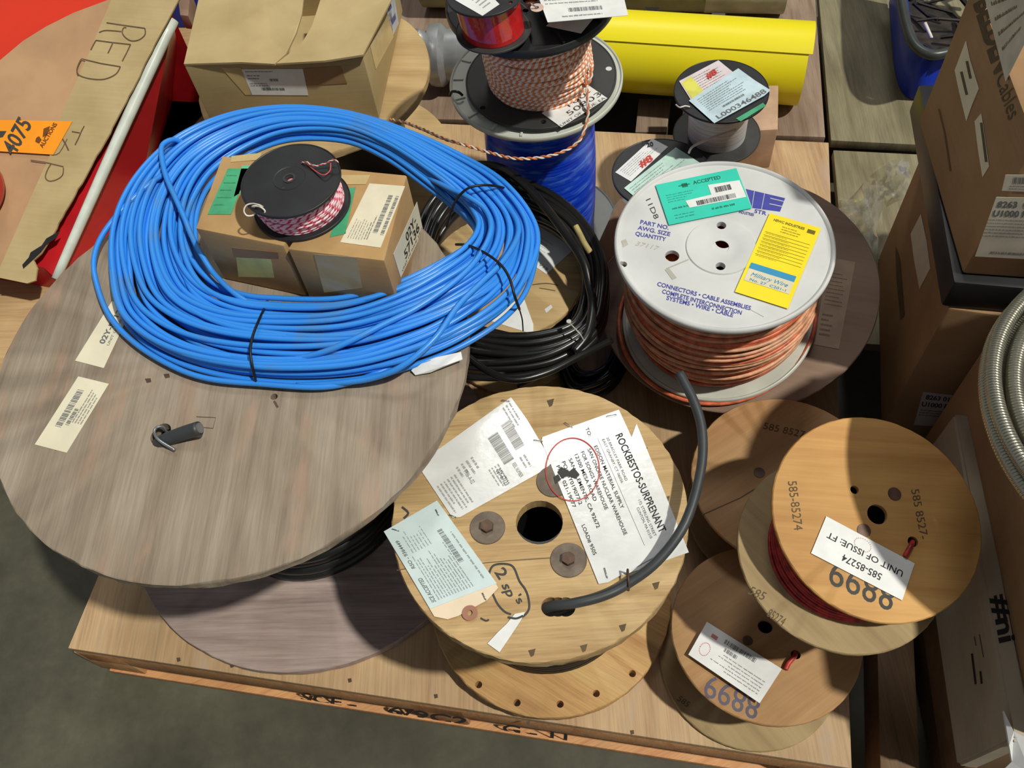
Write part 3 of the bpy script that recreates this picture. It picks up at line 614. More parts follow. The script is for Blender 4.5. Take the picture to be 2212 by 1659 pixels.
lp=[c0+(.172+.006*math.sin(x*1.5))*(a_*math.cos(x+2.3)+b_*math.sin(x+2.3))+WBn*(.004+.005*math.sin(2*x)) for x in tt]
tube('loose_turn',lp,.0036,ORANGEW,t,smooth=0)
g=Lab([(1416,399.5),(1590.6,363),(1624,449.4),(1445,486)],pw,PGRN,t,'green_card',h=.003)
i=g.ink(); i.t('ACCEPTED',.44,.17,.78,.08,bold=.02).rows(.08,.28,.42,.5,4,seed=2,fill=.3).rows(.1,.6,.45,.68,1,seed=5).rows(.1,.78,.4,.92,2,seed=9,fill=.3).rows(.55,.78,.95,.88,1,seed=4).rect(.26,.13,.4,.15).rect(.3,.1,.37,.19); i.done('printing',plain('dark_green_ink',(20,110,90),.6),g.o)
i=g.ink(); s=Lab([g.px(.52,.32),g.px(.98,.34),g.px(.985,.76),g.px(.515,.56)],lift(pw,.0034),PAPER,g.o,'white_sticker',h=.0002); bpy.data.objects.remove(s.o)
V=[g.w(u,v)+nw*.0006 for u,v in ((.60,.26),(.98,.30),(.985,.72),(.30,.70),(.28,.52),(.60,.50))]; st=prism('barcode_sticker',V,-nw*.0003,PAPER,g.o)
k=g.ink(); k.pl=lift(k.pl,.0006); k.bars(.66,.34,.86,.47,22).bars(.4,.57,.88,.68,44,seed=5); k.done('barcode',INK,g.o)
y=Lab([(1663,460),(1773.6,493),(1702,666.7),(1587.5,630)],pw,PYEL,t,'yellow_card',h=.003,th=.0006)
i=y.ink(); i.t('HEWC INDUSTRIES',.12,.075,.72,.028,bold=.03).rect(.78,.05,.93,.095).rows(.32,.10,.72,.19,3,seed=3,fill=.4)
for v in np.linspace(.22,.50,8): i.rect(.06,v,.93,v+.004); i.rows(.08,v+.008,.7,v+.030,1,seed=int(v*99),fill=.35)
i.done('printing',plain('dark_ink_on_yellow',(120,106,20),.6),y.o)
V=[y.w(u,v)+nw*.0006 for u,v in ((.06,.62),(.92,.62),(.92,.84),(.06,.84))]; st=prism('sticker',V,-nw*.0003,PAPERC,y.o)
V=[y.w(u,v)+nw*.0009 for u,v in ((.06,.62),(.92,.62),(.92,.69),(.06,.69))]; prism('blue_band',V,-nw*.0003,PBLUE,y.o)
k=y.ink(); k.pl=lift(k.pl,.0009); k.t('Military Wire',.14,.765,.84,.045,shear=.3).t('No. 27  C201-1',.16,.82,.84,.028); k.done('sticker_printing',PBLUE,y.o)
k=Ink(pw,.0005)
for s,a,b,h in (('PART NO.',(1382.6,483),(1444,496),8.5),('AWG. SIZE',(1377,495),(1447,510),8.5),('QUANTITY',(1372,508),(1438,521),8.5),('CONNECTORS • CABLE ASSEMBLIES',(1419,617),(1621,670),9),('COMPLETE INTERCONNECTION',(1429.5,633),(1601,680),9),('SYSTEMS • WIRE • CABLE',(1439,647),(1583,685),9),('STR',(1629,459),(1655,465),8),('INDUSTRIES',(1596,460),(1628,467),6)): k.text(s,a,b,h,bold=.02)
k.poly([(1611,408),(1696,428),(1685,457),(1625,449)]); k.done('blue_lettering',INKB,t)
k=Ink(pw,.0008); k.line([(1630,410),(1624,450)],1.2); k.line([(1652,416),(1645,452)],1.2); k.line([(1664,428),(1693,435)],1.5); k.line([(1662,440),(1690,446)],1.5); k.done('logo_gaps',WHT,t)
k=Ink(pw,.0005); k.text('11D8',(1395,432),(1414,474),11); k.done('handwriting',INKM,t)
k=Ink(pw,.0005); k.text('37117',(1372,529),(1424,541),9,shear=.3); k.poly([(1342,520),(1352,516),(1357,528),(1346,534)]); k.line([(1620,668),(1650,684)],1.2); k.line([(1440,580),(1488,560)],2.5); k.poly([(1436,582),(1446,580),(1462,600),(1452,604)]); k.done('scuffs',DIRT,t)

# ================================================================ STACK: blue wire spool, orange/white spool, red spool
def ringpts(c,n,r,a0,a1,k=24):
    a,b=frame(n); return [np.array(c)+r*(a*math.cos(x)+b*math.sin(x)) for x in np.linspace(a0,a1,k)]
KB=1.2; BWt=np.array([.126,1.300,.551]); BWb=np.array([.126,1.306,D+.010])
t=thing('wire_spool','spool of royal blue wire with a white plastic flange, under the orange and white spool','wire spool',(.126,1.306,D))
ptop=PL(BWt)
disc('top_flange',ptop,.156,.008,WHTG,t,hole=.02,rim=(.003,.005)); disc('bottom_flange',PL(BWb),.156,.008,WHTG,t,hole=.02,rim=(.003,.005))
for a in np.linspace(2.2,4.4,7):
    d=np.array([math.cos(a),math.sin(a),0]); q=np.array([-d[1],d[0],0])*.002; p0=BWt+d*.132; p1=BWt+d*.150
    prism('flange_rib',[p0-q+Z*.003,p0+q+Z*.003,p1+q+Z*.003,p1-q+Z*.003],-Z*.003,WHTG,t)
drum('wound_wire',BWb,BWt-Z*.008,.104,BLUEW,t,r2=.100,bulge=.006)
tube('black_lead',AS([(972,206,.556),(977,198,.566),(990,199,.568),(999,206,.560)]),.0025,BCAB,t)
OB=np.array([.134,1.289,.563]); OT=np.array([.122,1.253,.742]); OR=.1345
t=thing('wire_spool','black spool wound with orange and white twisted wire, on the blue spool','wire spool',(*OB[:2],.5545))
pob=PL(OB); pot=PL(OT)
disc('bottom_flange',pob,OR,.006,BLK2,t,hole=.012,rim=(.0012,.003),holes=[(onp(1043,233,pob),.005),(onp(1174,263,pob),.005)])
disc('top_flange',pot,OR+.0015,.009,BLK,t,hole=.012,rim=(.006,.004),holes=[(onp(1135,23,pot),.005)])
for a in (-2.5,-1.9,-1.3,-.7,-.1,.5):
    d=np.array([math.cos(a),math.sin(a),0]); q=np.array([-d[1],d[0],0])*.002; p0=OT+d*.04; p1=OT+d*.128
    prism('flange_rib',[p0-q+Z*.005,p0+q+Z*.005,p1+q+Z*.005,p1-q+Z*.005],-Z*.005,BLK,t)
p=onp(1315,149,pob); V,Fc=cyl_VF(p+Z*.0002,Z,.0055,.0006,20); mesh('white_spot',V,Fc,WHT,t)
tubes('wound_wire',drum_rings(OB+Z*.002,OT-Z*.010,.085,.0028,46,jit=1.1,tilt=.003,nn=(Z,Z),rbulge=lambda f:.087+.003*math.sin(6*f)),.0030,ORW,t,seg=6)
tubes('loose_turns',drum_rings(OB+Z*.002,OT-Z*.010,.088,.0028,26,jit=.8,tilt=.008,nn=(Z,Z),rbulge=lambda f:.090),.0028,ORW,t,seg=6)
drum('core',OB,OT-Z*.009,.082,ORW_S,t,nn=Z)
l=Lab([(1170,244),(1266.7,181),(1312,212),(1212.6,275)],lift(pob,.001),PAPER,t)
l.ink().t('100-',.42,.44,.92,.22).t('50803',.28,.76,1.0,.22).t('UNIT OF ISSUE: EA',.02,.97,.98,.11).done('printing',INKM,l.o)

ptg=PL(at(1240,20,.79)); l=Lab([(1138,-75),(1330,-80),(1357,33),(1183,48)],ptg,PAPER,t,'hang_tag',h=0,th=.0006,label='large white hang tag lying over the flange')
l.ink().rows(.05,.05,.9,.72,11,seed=6,fill=.35).bars(.3,.78,.72,.85,28).rows(.2,.9,.7,.95,1,seed=2).done('printing',INKG,l.o)
p=onp(1160,17,lift(ptg,.0004)); V,Fc=cyl_VF(p,Z,.010,.0006,20); mesh('reinforcing_patch',V,Fc,plain('pink_patch',(222,190,176),.6),l.o); V,Fc=cyl_VF(p+Z*.0005,Z,.003,.0004,12); mesh('eyelet',V,Fc,BLK,l.o)
l=Lab([(1190,44),(1290,30),(1255,72),(1180,56)],lift(pot,.008),plain('pinkish_paper',(222,212,206),.5),t)
tube('tie_wire',[at(1160,17,.792),at(1145,8,.80),at(1138,18,.78),at(1130,12,.77),at(1120,5,.76)],.0012,WIREM,t)
# small red spool
RTt=np.array([.048,1.173,.820]); RBb=at(1066,62,.757)
t=thing('wire_spool','small black spool of glossy red wire on top of the stack','wire spool',(*RBb[:2],.752))
disc('top_flange',PL(RTt),.058,.003,BLK,t,hole=.008,rim=(.001,.002),holes=[(onp(1103,5,PL(RTt)),.003)]); disc('bottom_flange',PL(RBb),.058,.003,BLK2,t,hole=.008,rim=(.001,.002))
drum('wound_wire',RBb,RTt-Z*.003,.047,REDW,t,nn=Z); drum('shrink_wrap',RBb+Z*.001,RTt-Z*.004,.0478,REDWRAP,t,nn=Z)
l=Lab([(985,-30),(1040,-30),(1079,10),(1042,34)],PL(RTt),PAPER,t); 
i=Lab([(960,-60),(1072,-10),(1079,10),(985,20)],PL(RTt),PAPER,t); bpy.data.objects.remove(l.o); bpy.data.objects.remove(i.o)
l=Lab([(962,-12),(1010,-60),(1079,9),(1042,34)],PL(RTt),PAPER,t); l.ink().rows(.35,.1,.95,.9,8,seed=6,fill=.4).done('printing',INKG,l.o)
l=Lab([(1112,68),(1141,65),(1128,80),(1110,86)],lift(pot,.0065),PAPER,t,'sticker'); prism('blue_patch',[l.w(u,v)+Z*.0005 for u,v in ((.3,.2),(1,.1),(.8,.9),(.3,.9))],-Z*.0003,PBLUE,l.o)
l=Lab([(1003,92),(1020,86),(1034,102),(1015,102)],lift(pot,.0065),PAPER,t,'sticker'); prism('green_patch',[l.w(u,v)+Z*.0005 for u,v in ((.2,.2),(1,.3),(.9,1),(.3,.9))],-Z*.0003,PGRN2,l.o)
# loose orange/white pair
o=twist('loose_wire_pair',AS([(1246,160,.60),(1262,135,.62),(1277,155,.61),(1272,178,.60),(1250,188,.585),(1258,150,.61),(1266,175,.60),(1270,230,.575),(1268,260,.56),(1254,300,.545),(1222,325,.535),(1170,340,.53),(1110,342,.53),(1060,330,.53),(1000,312,.53),(960,300,.53),(910,278,.52),(870,263,.50),(842,258,.48)]),.0016,[ORW_S,WHW_S],None,.024)
tag(o,'loose orange and white twisted wire sagging from the black spool to the carton','wire')

# ================================================================ white wire spool on block, black spool beside
t=thing('wood_block','pale wood block standing under the small white wire spool','block',(.53,1.36,D))
box('block',AS([(1662,362,.15),(1664,268,.15),(1472,268,.15),(1474,372,.15)]),D,.2605,plain('raw_block',(196,160,132),.7),t)
t=thing('wire_spool','small black spool of white wire with a fan of pale papers on top','wire spool',(.51,1.387,.264))
SB=np.array([.51,1.387,.270]); ST=np.array([.489,1.339,.425]); ps=PL(ST)
disc('top_flange',ps,.091,.005,BLK,t,hole=.01,rim=(.001,.002)); disc('bottom_flange',PL(SB),.091,.005,BLK2,t,hole=.01,rim=(.001,.002))
drum('wound_wire',SB,ST-Z*.005,.060,WHITEW,t,nn=Z)
tube('wire_end',AS([(1488,330,.33),(1495,318,.345),(1515,307,.35),(1550,293,.36),(1590,280,.365)]),.0024,WHW_S,t)
tube('wire_stub',AS([(1460,226,.42),(1468,232,.43),(1480,229,.43),(1490,231,.427)]),.0014,WHW_S,t)
l=Lab([(1467,175),(1552,130),(1601,170),(1500,228)],ps,plain('pinkish_label',(226,212,216),.5),t,h=.002); l.ink().rows(.25,.1,.9,.9,9,seed=3,fill=.3).done('printing',INKG,l.o)
prism('yellow_patch',[l.w(u,v)+Z*.0005 for u,v in ((.02,.1),(.28,.05),(.30,.95),(.03,.95))],-Z*.0003,plain('yellow_sticker',(222,218,96),.5),l.o)
k=Ink(lift(ps,.0035)); k.text('#8',(1529,170),(1550,158),12,bold=.03); k.done('red_number',INKR,t)
l=Lab([(1488,217),(1597,146),(1663,200),(1543,266)],ps,plain('pale_blue_form',(200,222,232),.45),t,h=.0035,poly=[(0,0),(.98,0),(1,.5),(1.04,.95),(.9,1),(0,1)])
l.ink().rows(.1,.1,.95,.62,8,seed=13,fill=.35).bars(.3,.66,.7,.72,30).t('L000346488',.10,.95,.98,.13,bold=.02).done('printing',INKG,l.o)
V=[onp(x,y,lift(ps,.0015)) for x,y in ((1590,256),(1648,222),(1655,228),(1600,262))]; prism('green_card',V,-Z*.0006,PGRN2,t)
t=thing('wire_spool','black spool with white and mint papers, half hidden by the white plastic spool','wire spool',(.359,1.256,D))
KT=np.array([.359,1.256,.313]); pk=PL(KT); KB_=np.array([.357,1.258,D+.0215])
disc('top_flange',pk,.098,.005,BLK,t,hole=.01,rim=(.001,.003)); disc('bottom_flange',PL(KB_),.098,.006,WHTG,t,hole=.01,rim=(.001,.003))
drum('wound_wire',KB_,KT-Z*.005,.060,WHITEW,t,nn=Z)
l=Lab([(1329,372),(1409,299),(1443,317),(1363,392)],pk,PAPER,t,h=.001); l.ink().rows(.08,.1,.9,.8,6,seed=3,fill=.3).done('printing',INKG,l.o)
k=Ink(lift(pk,.0018)); k.text('#8',(1385,362),(1412,345),14,bold=.03); k.done('red_number',INKR,t); k=Ink(lift(pk,.0018)); k.text('20',(1398,318),(1412,314),9,bold=.02); k.done('black_number',INK,t)
l=Lab([(1348,406),(1460,318),(1519,356),(1400,450)],pk,plain('mint_form',(196,226,214),.5),t,h=.002); l.ink().rows(.05,.1,.95,.9,9,seed=8,fill=.3).done('printing',INKG,l.o)

# ================================================================ pale reel in the middle, black cable coil
MT=np.array([.0176,1.008,.380]); pm=PL(MT); MB=np.array([.02,1.030,D+.011])
t=thing('cable_reel','pale wood reel inside the black cable coil, with white papers on its flange','cable reel',(*MB[:2],D))
disc('top_flange',pm,.142,.012,W_MID,t,hole=.02,rag=.001); disc('bottom_flange',PL(MB),.138,.010,W_MID,t,hole=.02,rag=.001)
drum('wound_cable',MB,MT-Z*.012,.10,BCAB,t,nn=Z)
l=Lab([(1150,480),(1241,537),(1180,592),(1090,530)],pm,PAPER,t); l.ink().rows(.1,.2,.9,.8,6,seed=8,fill=.25).t('V19',.75,.92,.95,.08).done('printing',INKG,l.o)
l=Lab([(1050,690),(1130,640),(1152,700),(1152,722)],pm,PAPER,t)
k=Ink(pm,.0005); k.poly([(1176,668),(1190,658),(1194,664),(1180,676)]); k.done('paint_spot',WHT,t)
k=Ink(pm,.0005); k.line([(1150,615),(1180,612),(1205,616)],2,4); k.line([(1165,622),(1200,628)],1.6); k.done('pencil_marks',INKDB,t)
# flat wooden disc leaning on the deck right of the pale reel
o=disc('wood_disc',PL(at(1232,838,D+.0105)),.055,.010,W_MID,None); tag(o,'small pale wood disc lying on the deck in front of the pale reel','disc')
def bundle(stn,n,r,layers,seed,amp=.10,pts=12,hump=0):
    """stn: list of (outer xyz, inner xyz); loops run in lanes that wander and cross"""
    rs=np.random.RandomState(seed); O=cr([a for a,b in stn],pts,True); I=cr([b for a,b in stn],pts,True); m=len(O); th=np.linspace(0,2*np.pi,m,endpoint=False); out=[]
    for ly in range(layers):
        k=n-ly*max(1,n//9)
        for i in range(k):
            s0=(i+.5+ly*.45)/(n); a1,a2,p1,p2=rs.normal(0,amp),rs.normal(0,amp*.5),rs.uniform(0,6.28),rs.uniform(0,6.28)
            s=np.clip(s0+a1*np.sin(th+p1)+a2*np.sin(2*th+p2),0.01,.99); s=s*.9+.1*s0
            h=ly*r*1.75+ r*.6*np.sin(2*th+p1)*.5+hump*np.sin(np.pi*s)+rs.uniform(0,r*.5)
            p=I*(s[:,None])+O*(1-s[:,None]); p=p+np.outer(h,[0,0,1]); out.append(p)
    return out
zc=.388
st=[((1000,398),(1020,452)),((1090,390),(1095,466)),((1180,420),(1185,492)),((1258,485),(1240,540)),((1304,565),(1262,600)),((1312,650),(1262,655)),((1290,730),(1238,715)),((1205,795),(1165,735)),((1090,818),(1085,728)),((985,808),(985,700)),((905,760),(935,640)),((890,600),(945,560)),((925,470),(968,500))]
zs=[.42,.42,.42,.41,.40,.388,.388,.388,.388,.388,.388,.39,.40]
stn=[(at(*a,z_),at(*b,z_)) for (a,b),z_ in zip(st,zs)]
t=thing('cable_coil','coil of glossy black cable lying around the pale wood reel','cable coil',(.0,1.06,.31))
tubes('cable',bundle(stn,8,.0066,3,5,amp=.12),.0066,BCAB,t,seg=8)
tube('loose_end',AS([(995,362,0.445),(1030,356,0.455),(1080,362,0.465),(1130,395,0.475),(1180,450,0.475),(1225,510,0.465),(1258,560,0.460),(1272,610,0.445),(1280,660,0.430),(1270,720,0.425),(1240,760,0.420)]),.0078,BCAB,t,seg=10)
tube('yellow_taped_end',AS([(1243,488,0.470),(1252,505,0.465),(1262,525,0.465),(1275,545,0.455)]),.0055,plain('dull_yellow_tape',(186,168,110),.6),t)
tube('stray_turn',AS([(1005,765,0.445),(1050,800,0.450),(1110,820,0.450),(1180,805,0.445),(1250,770,0.435),(1320,735,0.415)]),.006,BCAB,t,seg=8)
tube('cable_tie',AS([(1229,697,0.445),(1240,708,0.447),(1253,722,0.443),(1262,738,0.425)]),.0013,ZIPW,t); V,Fc=cyl_VF(at(1229,697,0.445),Z,.004,.004,12); mesh('tie_head',V,Fc,ZIPW,t)
tube('red_core_end',AS([(1134,436,0.430),(1146,440,0.432),(1158,444,0.430)]),.0026,RED_S,t); tube('pale_core_end',AS([(1130,434,0.430),(1140,433,0.432),(1150,437,0.430)]),.002,WHW_S,t); tube('red_core_end',AS([(1143,452,0.430),(1150,450,0.432),(1156,455,0.430)]),.003,RED_S,t)
tube('cable_from_reel',AS([(1230,760,0.300),(1200,790,0.260),(1160,815,0.200),(1120,835,0.175)]),.0058,BCAB,t)
# second dark coil deeper down, right of the first
st=[((1240,870),(1255,800)),((1310,850),(1290,800)),((1350,800),(1318,770)),((1368,720),(1325,720)),((1370,640),(1320,660)),((1330,600),(1290,640)),((1260,620),(1262,660)),((1215,700),(1240,720)),((1210,800),(1238,770))]
stn=[(at(*a,.175),at(*b,.175)) for a,b in st]
t=thing('cable_coil','small dark coil of black cable low down beside the dull brown reel','cable coil',(.17,.97,D))
tubes('cable',bundle(stn,5,.0062,3,9,amp=.12),.0062,BCAB,t,seg=8)

# ================================================================ BLUE CABLE COIL
ST_=[((560,830,.609),(590,650,.609)),((760,828,.609),(730,652,.609)),((920,788,.609),(850,622,.609)),((1040,732,.608),(940,580,.608)),((1122,665,.60),(1003,540,.605)),((1158,585,.595),(1024,505,.60)),((1160,500,.59),(1008,478,.60)),((1096,412,.59),(975,448,.60)),((1000,352,.59),(920,405,.605)),((880,298,.592),(835,345,.607)),((760,260,.595),(745,308,.607)),((630,247,.597),(630,305,.607)),((500,264,.60),(540,335,.607)),((385,315,.603),(465,388,.607)),((298,400,.607),(430,450,.607)),((250,500,.609),(425,520,.609)),((245,610,.609),(445,580,.609)),((272,712,.609),(485,622,.609)),((380,790,.609),(535,642,.609))]
stn=[(at(*a),at(*b)) for a,b in ST_]
tc2=thing('cable_coil','big coil of bright blue cable bound with black zip ties on the largest reel','cable coil',(-.27,.95,.60))
tubes('cable',bundle(stn,14,.0043,4,21,amp=.085,pts=10,hump=.006),.0042,BLUEC,tc2,seg=8)
tube('loose_strand',AS([(880,772,.606),(800,812,.6075),(700,836,.611),(560,829,.612),(450,818,.612),(370,790,.612),(290,740,.612),(235,680,.612),(208,610,.614),(203,560,.62),(220,510,.625),(262,455,.63),(320,400,.635),(362,372,.64)]),.0042,BLUEC,tc2,seg=8)
tube('loose_strand',AS([(395,308,.63),(372,302,.645),(350,315,.65),(350,345,.65),(360,385,.65),(380,430,.65),(398,470,.648),(414,510,.645),(436,552,.645),(470,600,.64),(530,650,.635),(620,690,.62),(720,715,.612)]),.0042,BLUEC,tc2,seg=8)
tube('crossing_strand',AS([(560,790,.612),(640,775,.628),(700,760,.64),(760,735,.648),(830,700,.65),(900,665,.65),(980,610,.648),(1030,560,.646),(1060,500,.645),(1050,455,.64),(1010,425,.64),(965,405,.63),(900,370,.605)]),.0042,BLUEC,tc2,seg=8)
tube('crossing_strand',AS([(640,833,.610),(720,828,.612),(800,818,.622),(870,790,.64),(940,730,.65),(990,660,.652),(1040,610,.65),(1090,560,.646),(1120,500,.635),(1100,450,.625),(1040,395,.60)]),.0042,BLUEC,tc2,seg=8)
tube('zip_tie',AS([(578,648,.612),(574,660,.63),(560,690,.648),(548,720,.652),(541,755,.65),(545,790,.64),(551,815,.625),(553,828,.609)]),[.0019]*8,ZIP,tc2,label='black zip tie round the front of the coil')
tube('zip_tie',AS([(985,528,.61),(1010,530,.63),(1045,545,.65),(1080,570,.654),(1100,600,.652),(1112,640,.64),(1119,660,.62),(1122,668,.60)]),[.002]*8,ZIP,tc2,label='black zip tie on the right of the coil')
tube('zip_tie',AS([(965,490,.60),(975,455,.625),(990,425,.64),(1015,405,.65),(1050,400,.645),(1085,405,.625),(1100,412,.60)]),[.0019]*7,ZIP,tc2,label='black zip tie at the back right of the coil')
tube('zip_tie_tail',AS([(1122,668,.60),(1128,690,.57),(1130,715,.54)]),.001,ZIP,tc2)
V=AS([(888,800,.606),(905,785,.612),(940,772,.615),(996,760,.612),(999,776,.611),(960,790,.614),(930,804,.606),(897,810,.604)]); prism('paper_flag',V,-Z*.001,PAPER,tc2,label='crumpled white paper flag')

# ================================================================ BOXES INSIDE THE COIL + PINK SPOOL
zt=.713
def faceplane(p,q):
    p,q=np.array(p),np.array(q); n=nrm(np.cross(q-p,Z)); n=n if n@(CAM-p)>0 else -n; return PL(p,n)
B1=[at(422,493,zt),at(612,531,zt),at(718,369,zt),at(480,336,zt)]
t=thing('cardboard_box','left worn small carton with green stickers inside the blue coil','box',(*np.mean(B1,0)[:2],.6))
box('carton',B1,.6008,zt,C_OLD,t,bev=.003)
pt1=PL([0,0,zt]); f1=faceplane(B1[0],B1[1])
l=Lab([(492,364),(537,364),(499,463),(448,463)],pt1,PGRN2,t,'green_sticker'); l.ink().rows(.1,.1,.8,.9,5,fill=.2).done('printing',plain('dark_green_print',(40,110,80),.6),l.o)
l=Lab([(523,357),(560,357),(530,410),(505,425)],pt1,plain('light_green_sticker',(104,206,158),.4),t,'green_sticker')
l=Lab([(500,322+15),(565,330),(560,345),(498,350)],pt1,TAPE,t,'tape_piece')
Lab([(510,555),(585,560),(592,600),(515,598)],f1,PPALEY,t,'yellow_patch'); Lab([(500,535),(600,545),(602,560),(505,556)],f1,C_BRN,t,'torn_patch')
B2=[at(621,538,zt),at(830,563,zt),at(879,378,zt),at(736,364,zt)]
t=thing('cardboard_box','right worn small carton with a white barcode label inside the blue coil','box',(*np.mean(B2,0)[:2],.6))
box('carton',B2,.6008,zt,C_OLD,t,bev=.003)
f2=faceplane(B2[0],B2[1]); f3=faceplane(B2[1],B2[2])
l=Lab([(735,523),(798,396),(875,402),(822,535)],pt1,PAPERC,t); l.ink().rows(.08,.1,.55,.5,6,seed=3,fill=.3).bars(.2,.86,.85,.95,26).bars(.22,.66,.85,.78,32).rows(.1,.5,.5,.62,2,seed=4).done('printing',INKG,l.o)
Lab([(752,406),(768,404),(746,505),(712,512)],pt1,PGRN2,t,'green_sticker'); Lab([(738,378),(800,378),(790,398),(735,398)],pt1,TAPE,t,'tape_piece')
l=Lab([(850,549),(901,436),(914,497),(866,600)],f3,PAPERC,t); l.ink().t('02Y-',.45,.45,.85,.28,bold=.02).t('57136',.28,.8,.9,.28,bold=.02).t('UNIT OF ISSUE: FT',.1,.95,.9,.08).done('printing',INK,l.o)
Lab([(678,549),(770,556),(782,622),(700,632)],f2,TAPE,t,'tape_piece')
PT=np.array([-.253,.904,.768]); PB=np.array([-.252,.909,zt+.0045]); pp=PL(PT)
t=thing('wire_spool','black spool wound with pink red and white wire, on the two small cartons','wire spool',(-.252,.909,zt))
disc('top_flange',pp,.0685,.004,BLK,t,hole=.0058,rim=(.0012,.0025),holes=[(onp(612,405,pp),.0022)]); disc('bottom_flange',PL(PB),.0685,.004,BLK,t,hole=.0058,rim=(.001,.002))
V,Fc=lathe_VF(onp(625,385,pp),Z,[(.0058,0),(.0058,.001),(.009,.001),(.009,-.001),(.020,-.001),(.022,.0008),(.0225,-.0005)],48); autosmooth(mesh('hub',V,[f[::-1] for f in Fc],BLK2,t))
tubes('wound_wire',drum_rings(PB+Z*.001,PT-Z*.004,.057,.0016,26,jit=1.1,tilt=.0012,nn=(Z,Z),rbulge=lambda f:.058),.0018,RDW,t,seg=6); drum('core',PB,PT-Z*.003,.055,plain('pink_core',(224,140,150),.5),t,nn=Z)
twist('wire_end',AS([(651,352,.769),(662,350,.775),(680,358,.775),(705,352,.78),(720,345,.785),(731,351,.78)]),.0007,[RED_S,WHW_S],t,.012)
tube('wire_loop',AS([(662,354,.769),(685,372,.772),(700,378,.775),(713,368,.775),(714,350,.78)]),.0009,RED_S,t)
tube('wire_loop',AS([(568,447,.77),(560,443,.776),(545,440,.772),(532,444,.77),(527,456,.765),(534,466,.76),(548,464,.76),(552,452,.765),(545,446,.772),(560,446,.774),(572,455,.77),(570,463,.765)]),.0012,WHW_S,t)

# ================================================================ BIG CARTON AT THE BACK ON A WOODEN REEL
K0,K1=at(398,142,.58),at(783,118,.58); kd=nrm(K1-K0); kn=np.array([-kd[1],kd[0],0])
K2=K1+kn*.34+kd*.02; K3=K0+kn*.34-kd*.02
zb=.43
t=thing('cardboard_box','large open flapped carton with a white address label, behind the blue coil','box',(*np.mean([K0,K1,K2,K3],0)[:2],zb))
o=box('carton',[K0,K1,K2,K3],zb,.58,C_TAN,t,bev=.003)
c=np.mean([K0,K1,K2,K3],0); q=[c+(x-c)*.975 for x in (K0,K1,K2,K3)]; cut(o,c,Z,.1,.1,poly=[[*x[:2],zb+.006] for x in q]+[[*x[:2],.62] for x in q])
def flap(px,z0,label=None): prism('flap',AS([(x,y,z) for x,y,z in px]),-Z*.004,C_TAN,t)
flap([(397,138,.584),(520,134,.586),(593,138,.584),(618,116,.586),(640,70,.590),(652,30,.595),(662,-60,.60),(440,-50,.584)],0)
flap([(597,137,.583),(700,131,.584),(784,118,.584),(850,-10,.584),(872,-60,.584),(694,-60,.596),(692,0,.592),(674,56,.589),(650,96,.586)],0)
fk=faceplane(K0,K1); l=Lab([(521,150),(654,149),(666,206),(543,205)],fk,PAPER,t,'address_label')
l.ink().rows(.05,.05,.5,.14,1,seed=2).rows(.05,.2,.35,.42,2,seed=3).bars(.40,.37,.55,.47,9).rows(.05,.52,.4,.68,2,seed=5).bars(.22,.72,.62,.82,22).done('printing',INKG,l.o)
Lab([(478,146),(520,146),(545,205),(530,205)],fk,TAPE,t,'tape_piece'); Lab([(655,148),(735,143),(750,180),(662,185)],fk,C_BRN,t,'torn_patch')
fr_=faceplane(K1,K2); Lab([(800,100),(845,20),(850,80),(812,150)],fr_,TAPE,t,'tape_piece'); l=Lab([(828,5),(850,-20),(861,50),(850,75)],fr_,plain('blue_white_sticker',(206,212,228),.4),t,'sticker'); l.ink().rows(.2,.1,.8,.9,2).done('printing',INKB,l.o)
t=thing('cable_reel','wooden reel mostly hidden under the large open carton, edge showing at its right','cable reel',(-.31,1.56,D))
disc('top_flange',PL([-.31,1.575,.425]),.243,.018,W_MID,t,hole=.03,rag=.001); disc('bottom_flange',PL([-.31,1.575,D+.019]),.255,.018,W_MID,t,hole=.03); drum('wound_cable',np.array([-.31,1.575,D+.02]),np.array([-.31,1.575,.405]),.16,BCAB,t)
# ================================================================ LEFT: red box, cardboard panel
cpl=[at(0,600,.23),at(80,610,.23),at(385,0,.5)]; cn=nrm(np.cross(cpl[1]-cpl[0],cpl[2]-cpl[0])); cn=cn if cn[2]>0 else -cn; pcb=PL(cpl[0],cn)
rp=lift(pcb,-.022)
T=[onp(x,y,rp) for x,y in ((-90,548),(93,577),(122,603),(374,44),(330,-60),(-90,-60))]
low=[at(x,y,D+.001) for x,y in ((165,552),(290,478),(340,330),(392,150))]
t=thing('red_box','glossy red steel box with a white corner strip, under the RED TAP cardboard','box',(-.95,1.5,D))
V=T+low+[np.array([*T[i][:2],D+.001]) for i in (0,1,2,4,5)]
F_=[[0,1,2,3,4,5],[2,6,7,3],[3,7,8],[3,8,9],[3,9,13,4],[0,10,11,1],[1,11,12,2],[2,12,6],[0,5,14,10],[5,4,13,14],[10,14,13,9,8,7,6,12,11]]
o=mesh('body',V,F_,REDP,t)
bm=bmesh.new(); bm.from_mesh(o.data); bmesh.ops.recalc_face_normals(bm,faces=bm.faces); bm.to_mesh(o.data); bm.free()
prism('orange_red_sheet',[onp(x,y,lift(rp,.003)) for x,y in ((-90,300),(0,200),(130,120),(300,60),(330,-60),(-90,-60))],-cn*.002,REDP2,t)
tube('white_corner_strip',[T[2]+cn*.002,T[2]*.5+T[3]*.5+cn*.004,T[3]+cn*.002],[.009,.012,.013],PIPEW,t,seg=14)
t=thing('cardboard_sheet','torn cardboard sheet with RED TAP written on it over the red box','cardboard',(-.9,1.45,.3))
arc=[(-90,215),(-40,168),(0,130),(50,88),(100,57),(160,27),(230,1),(300,-18),(398,-28)]
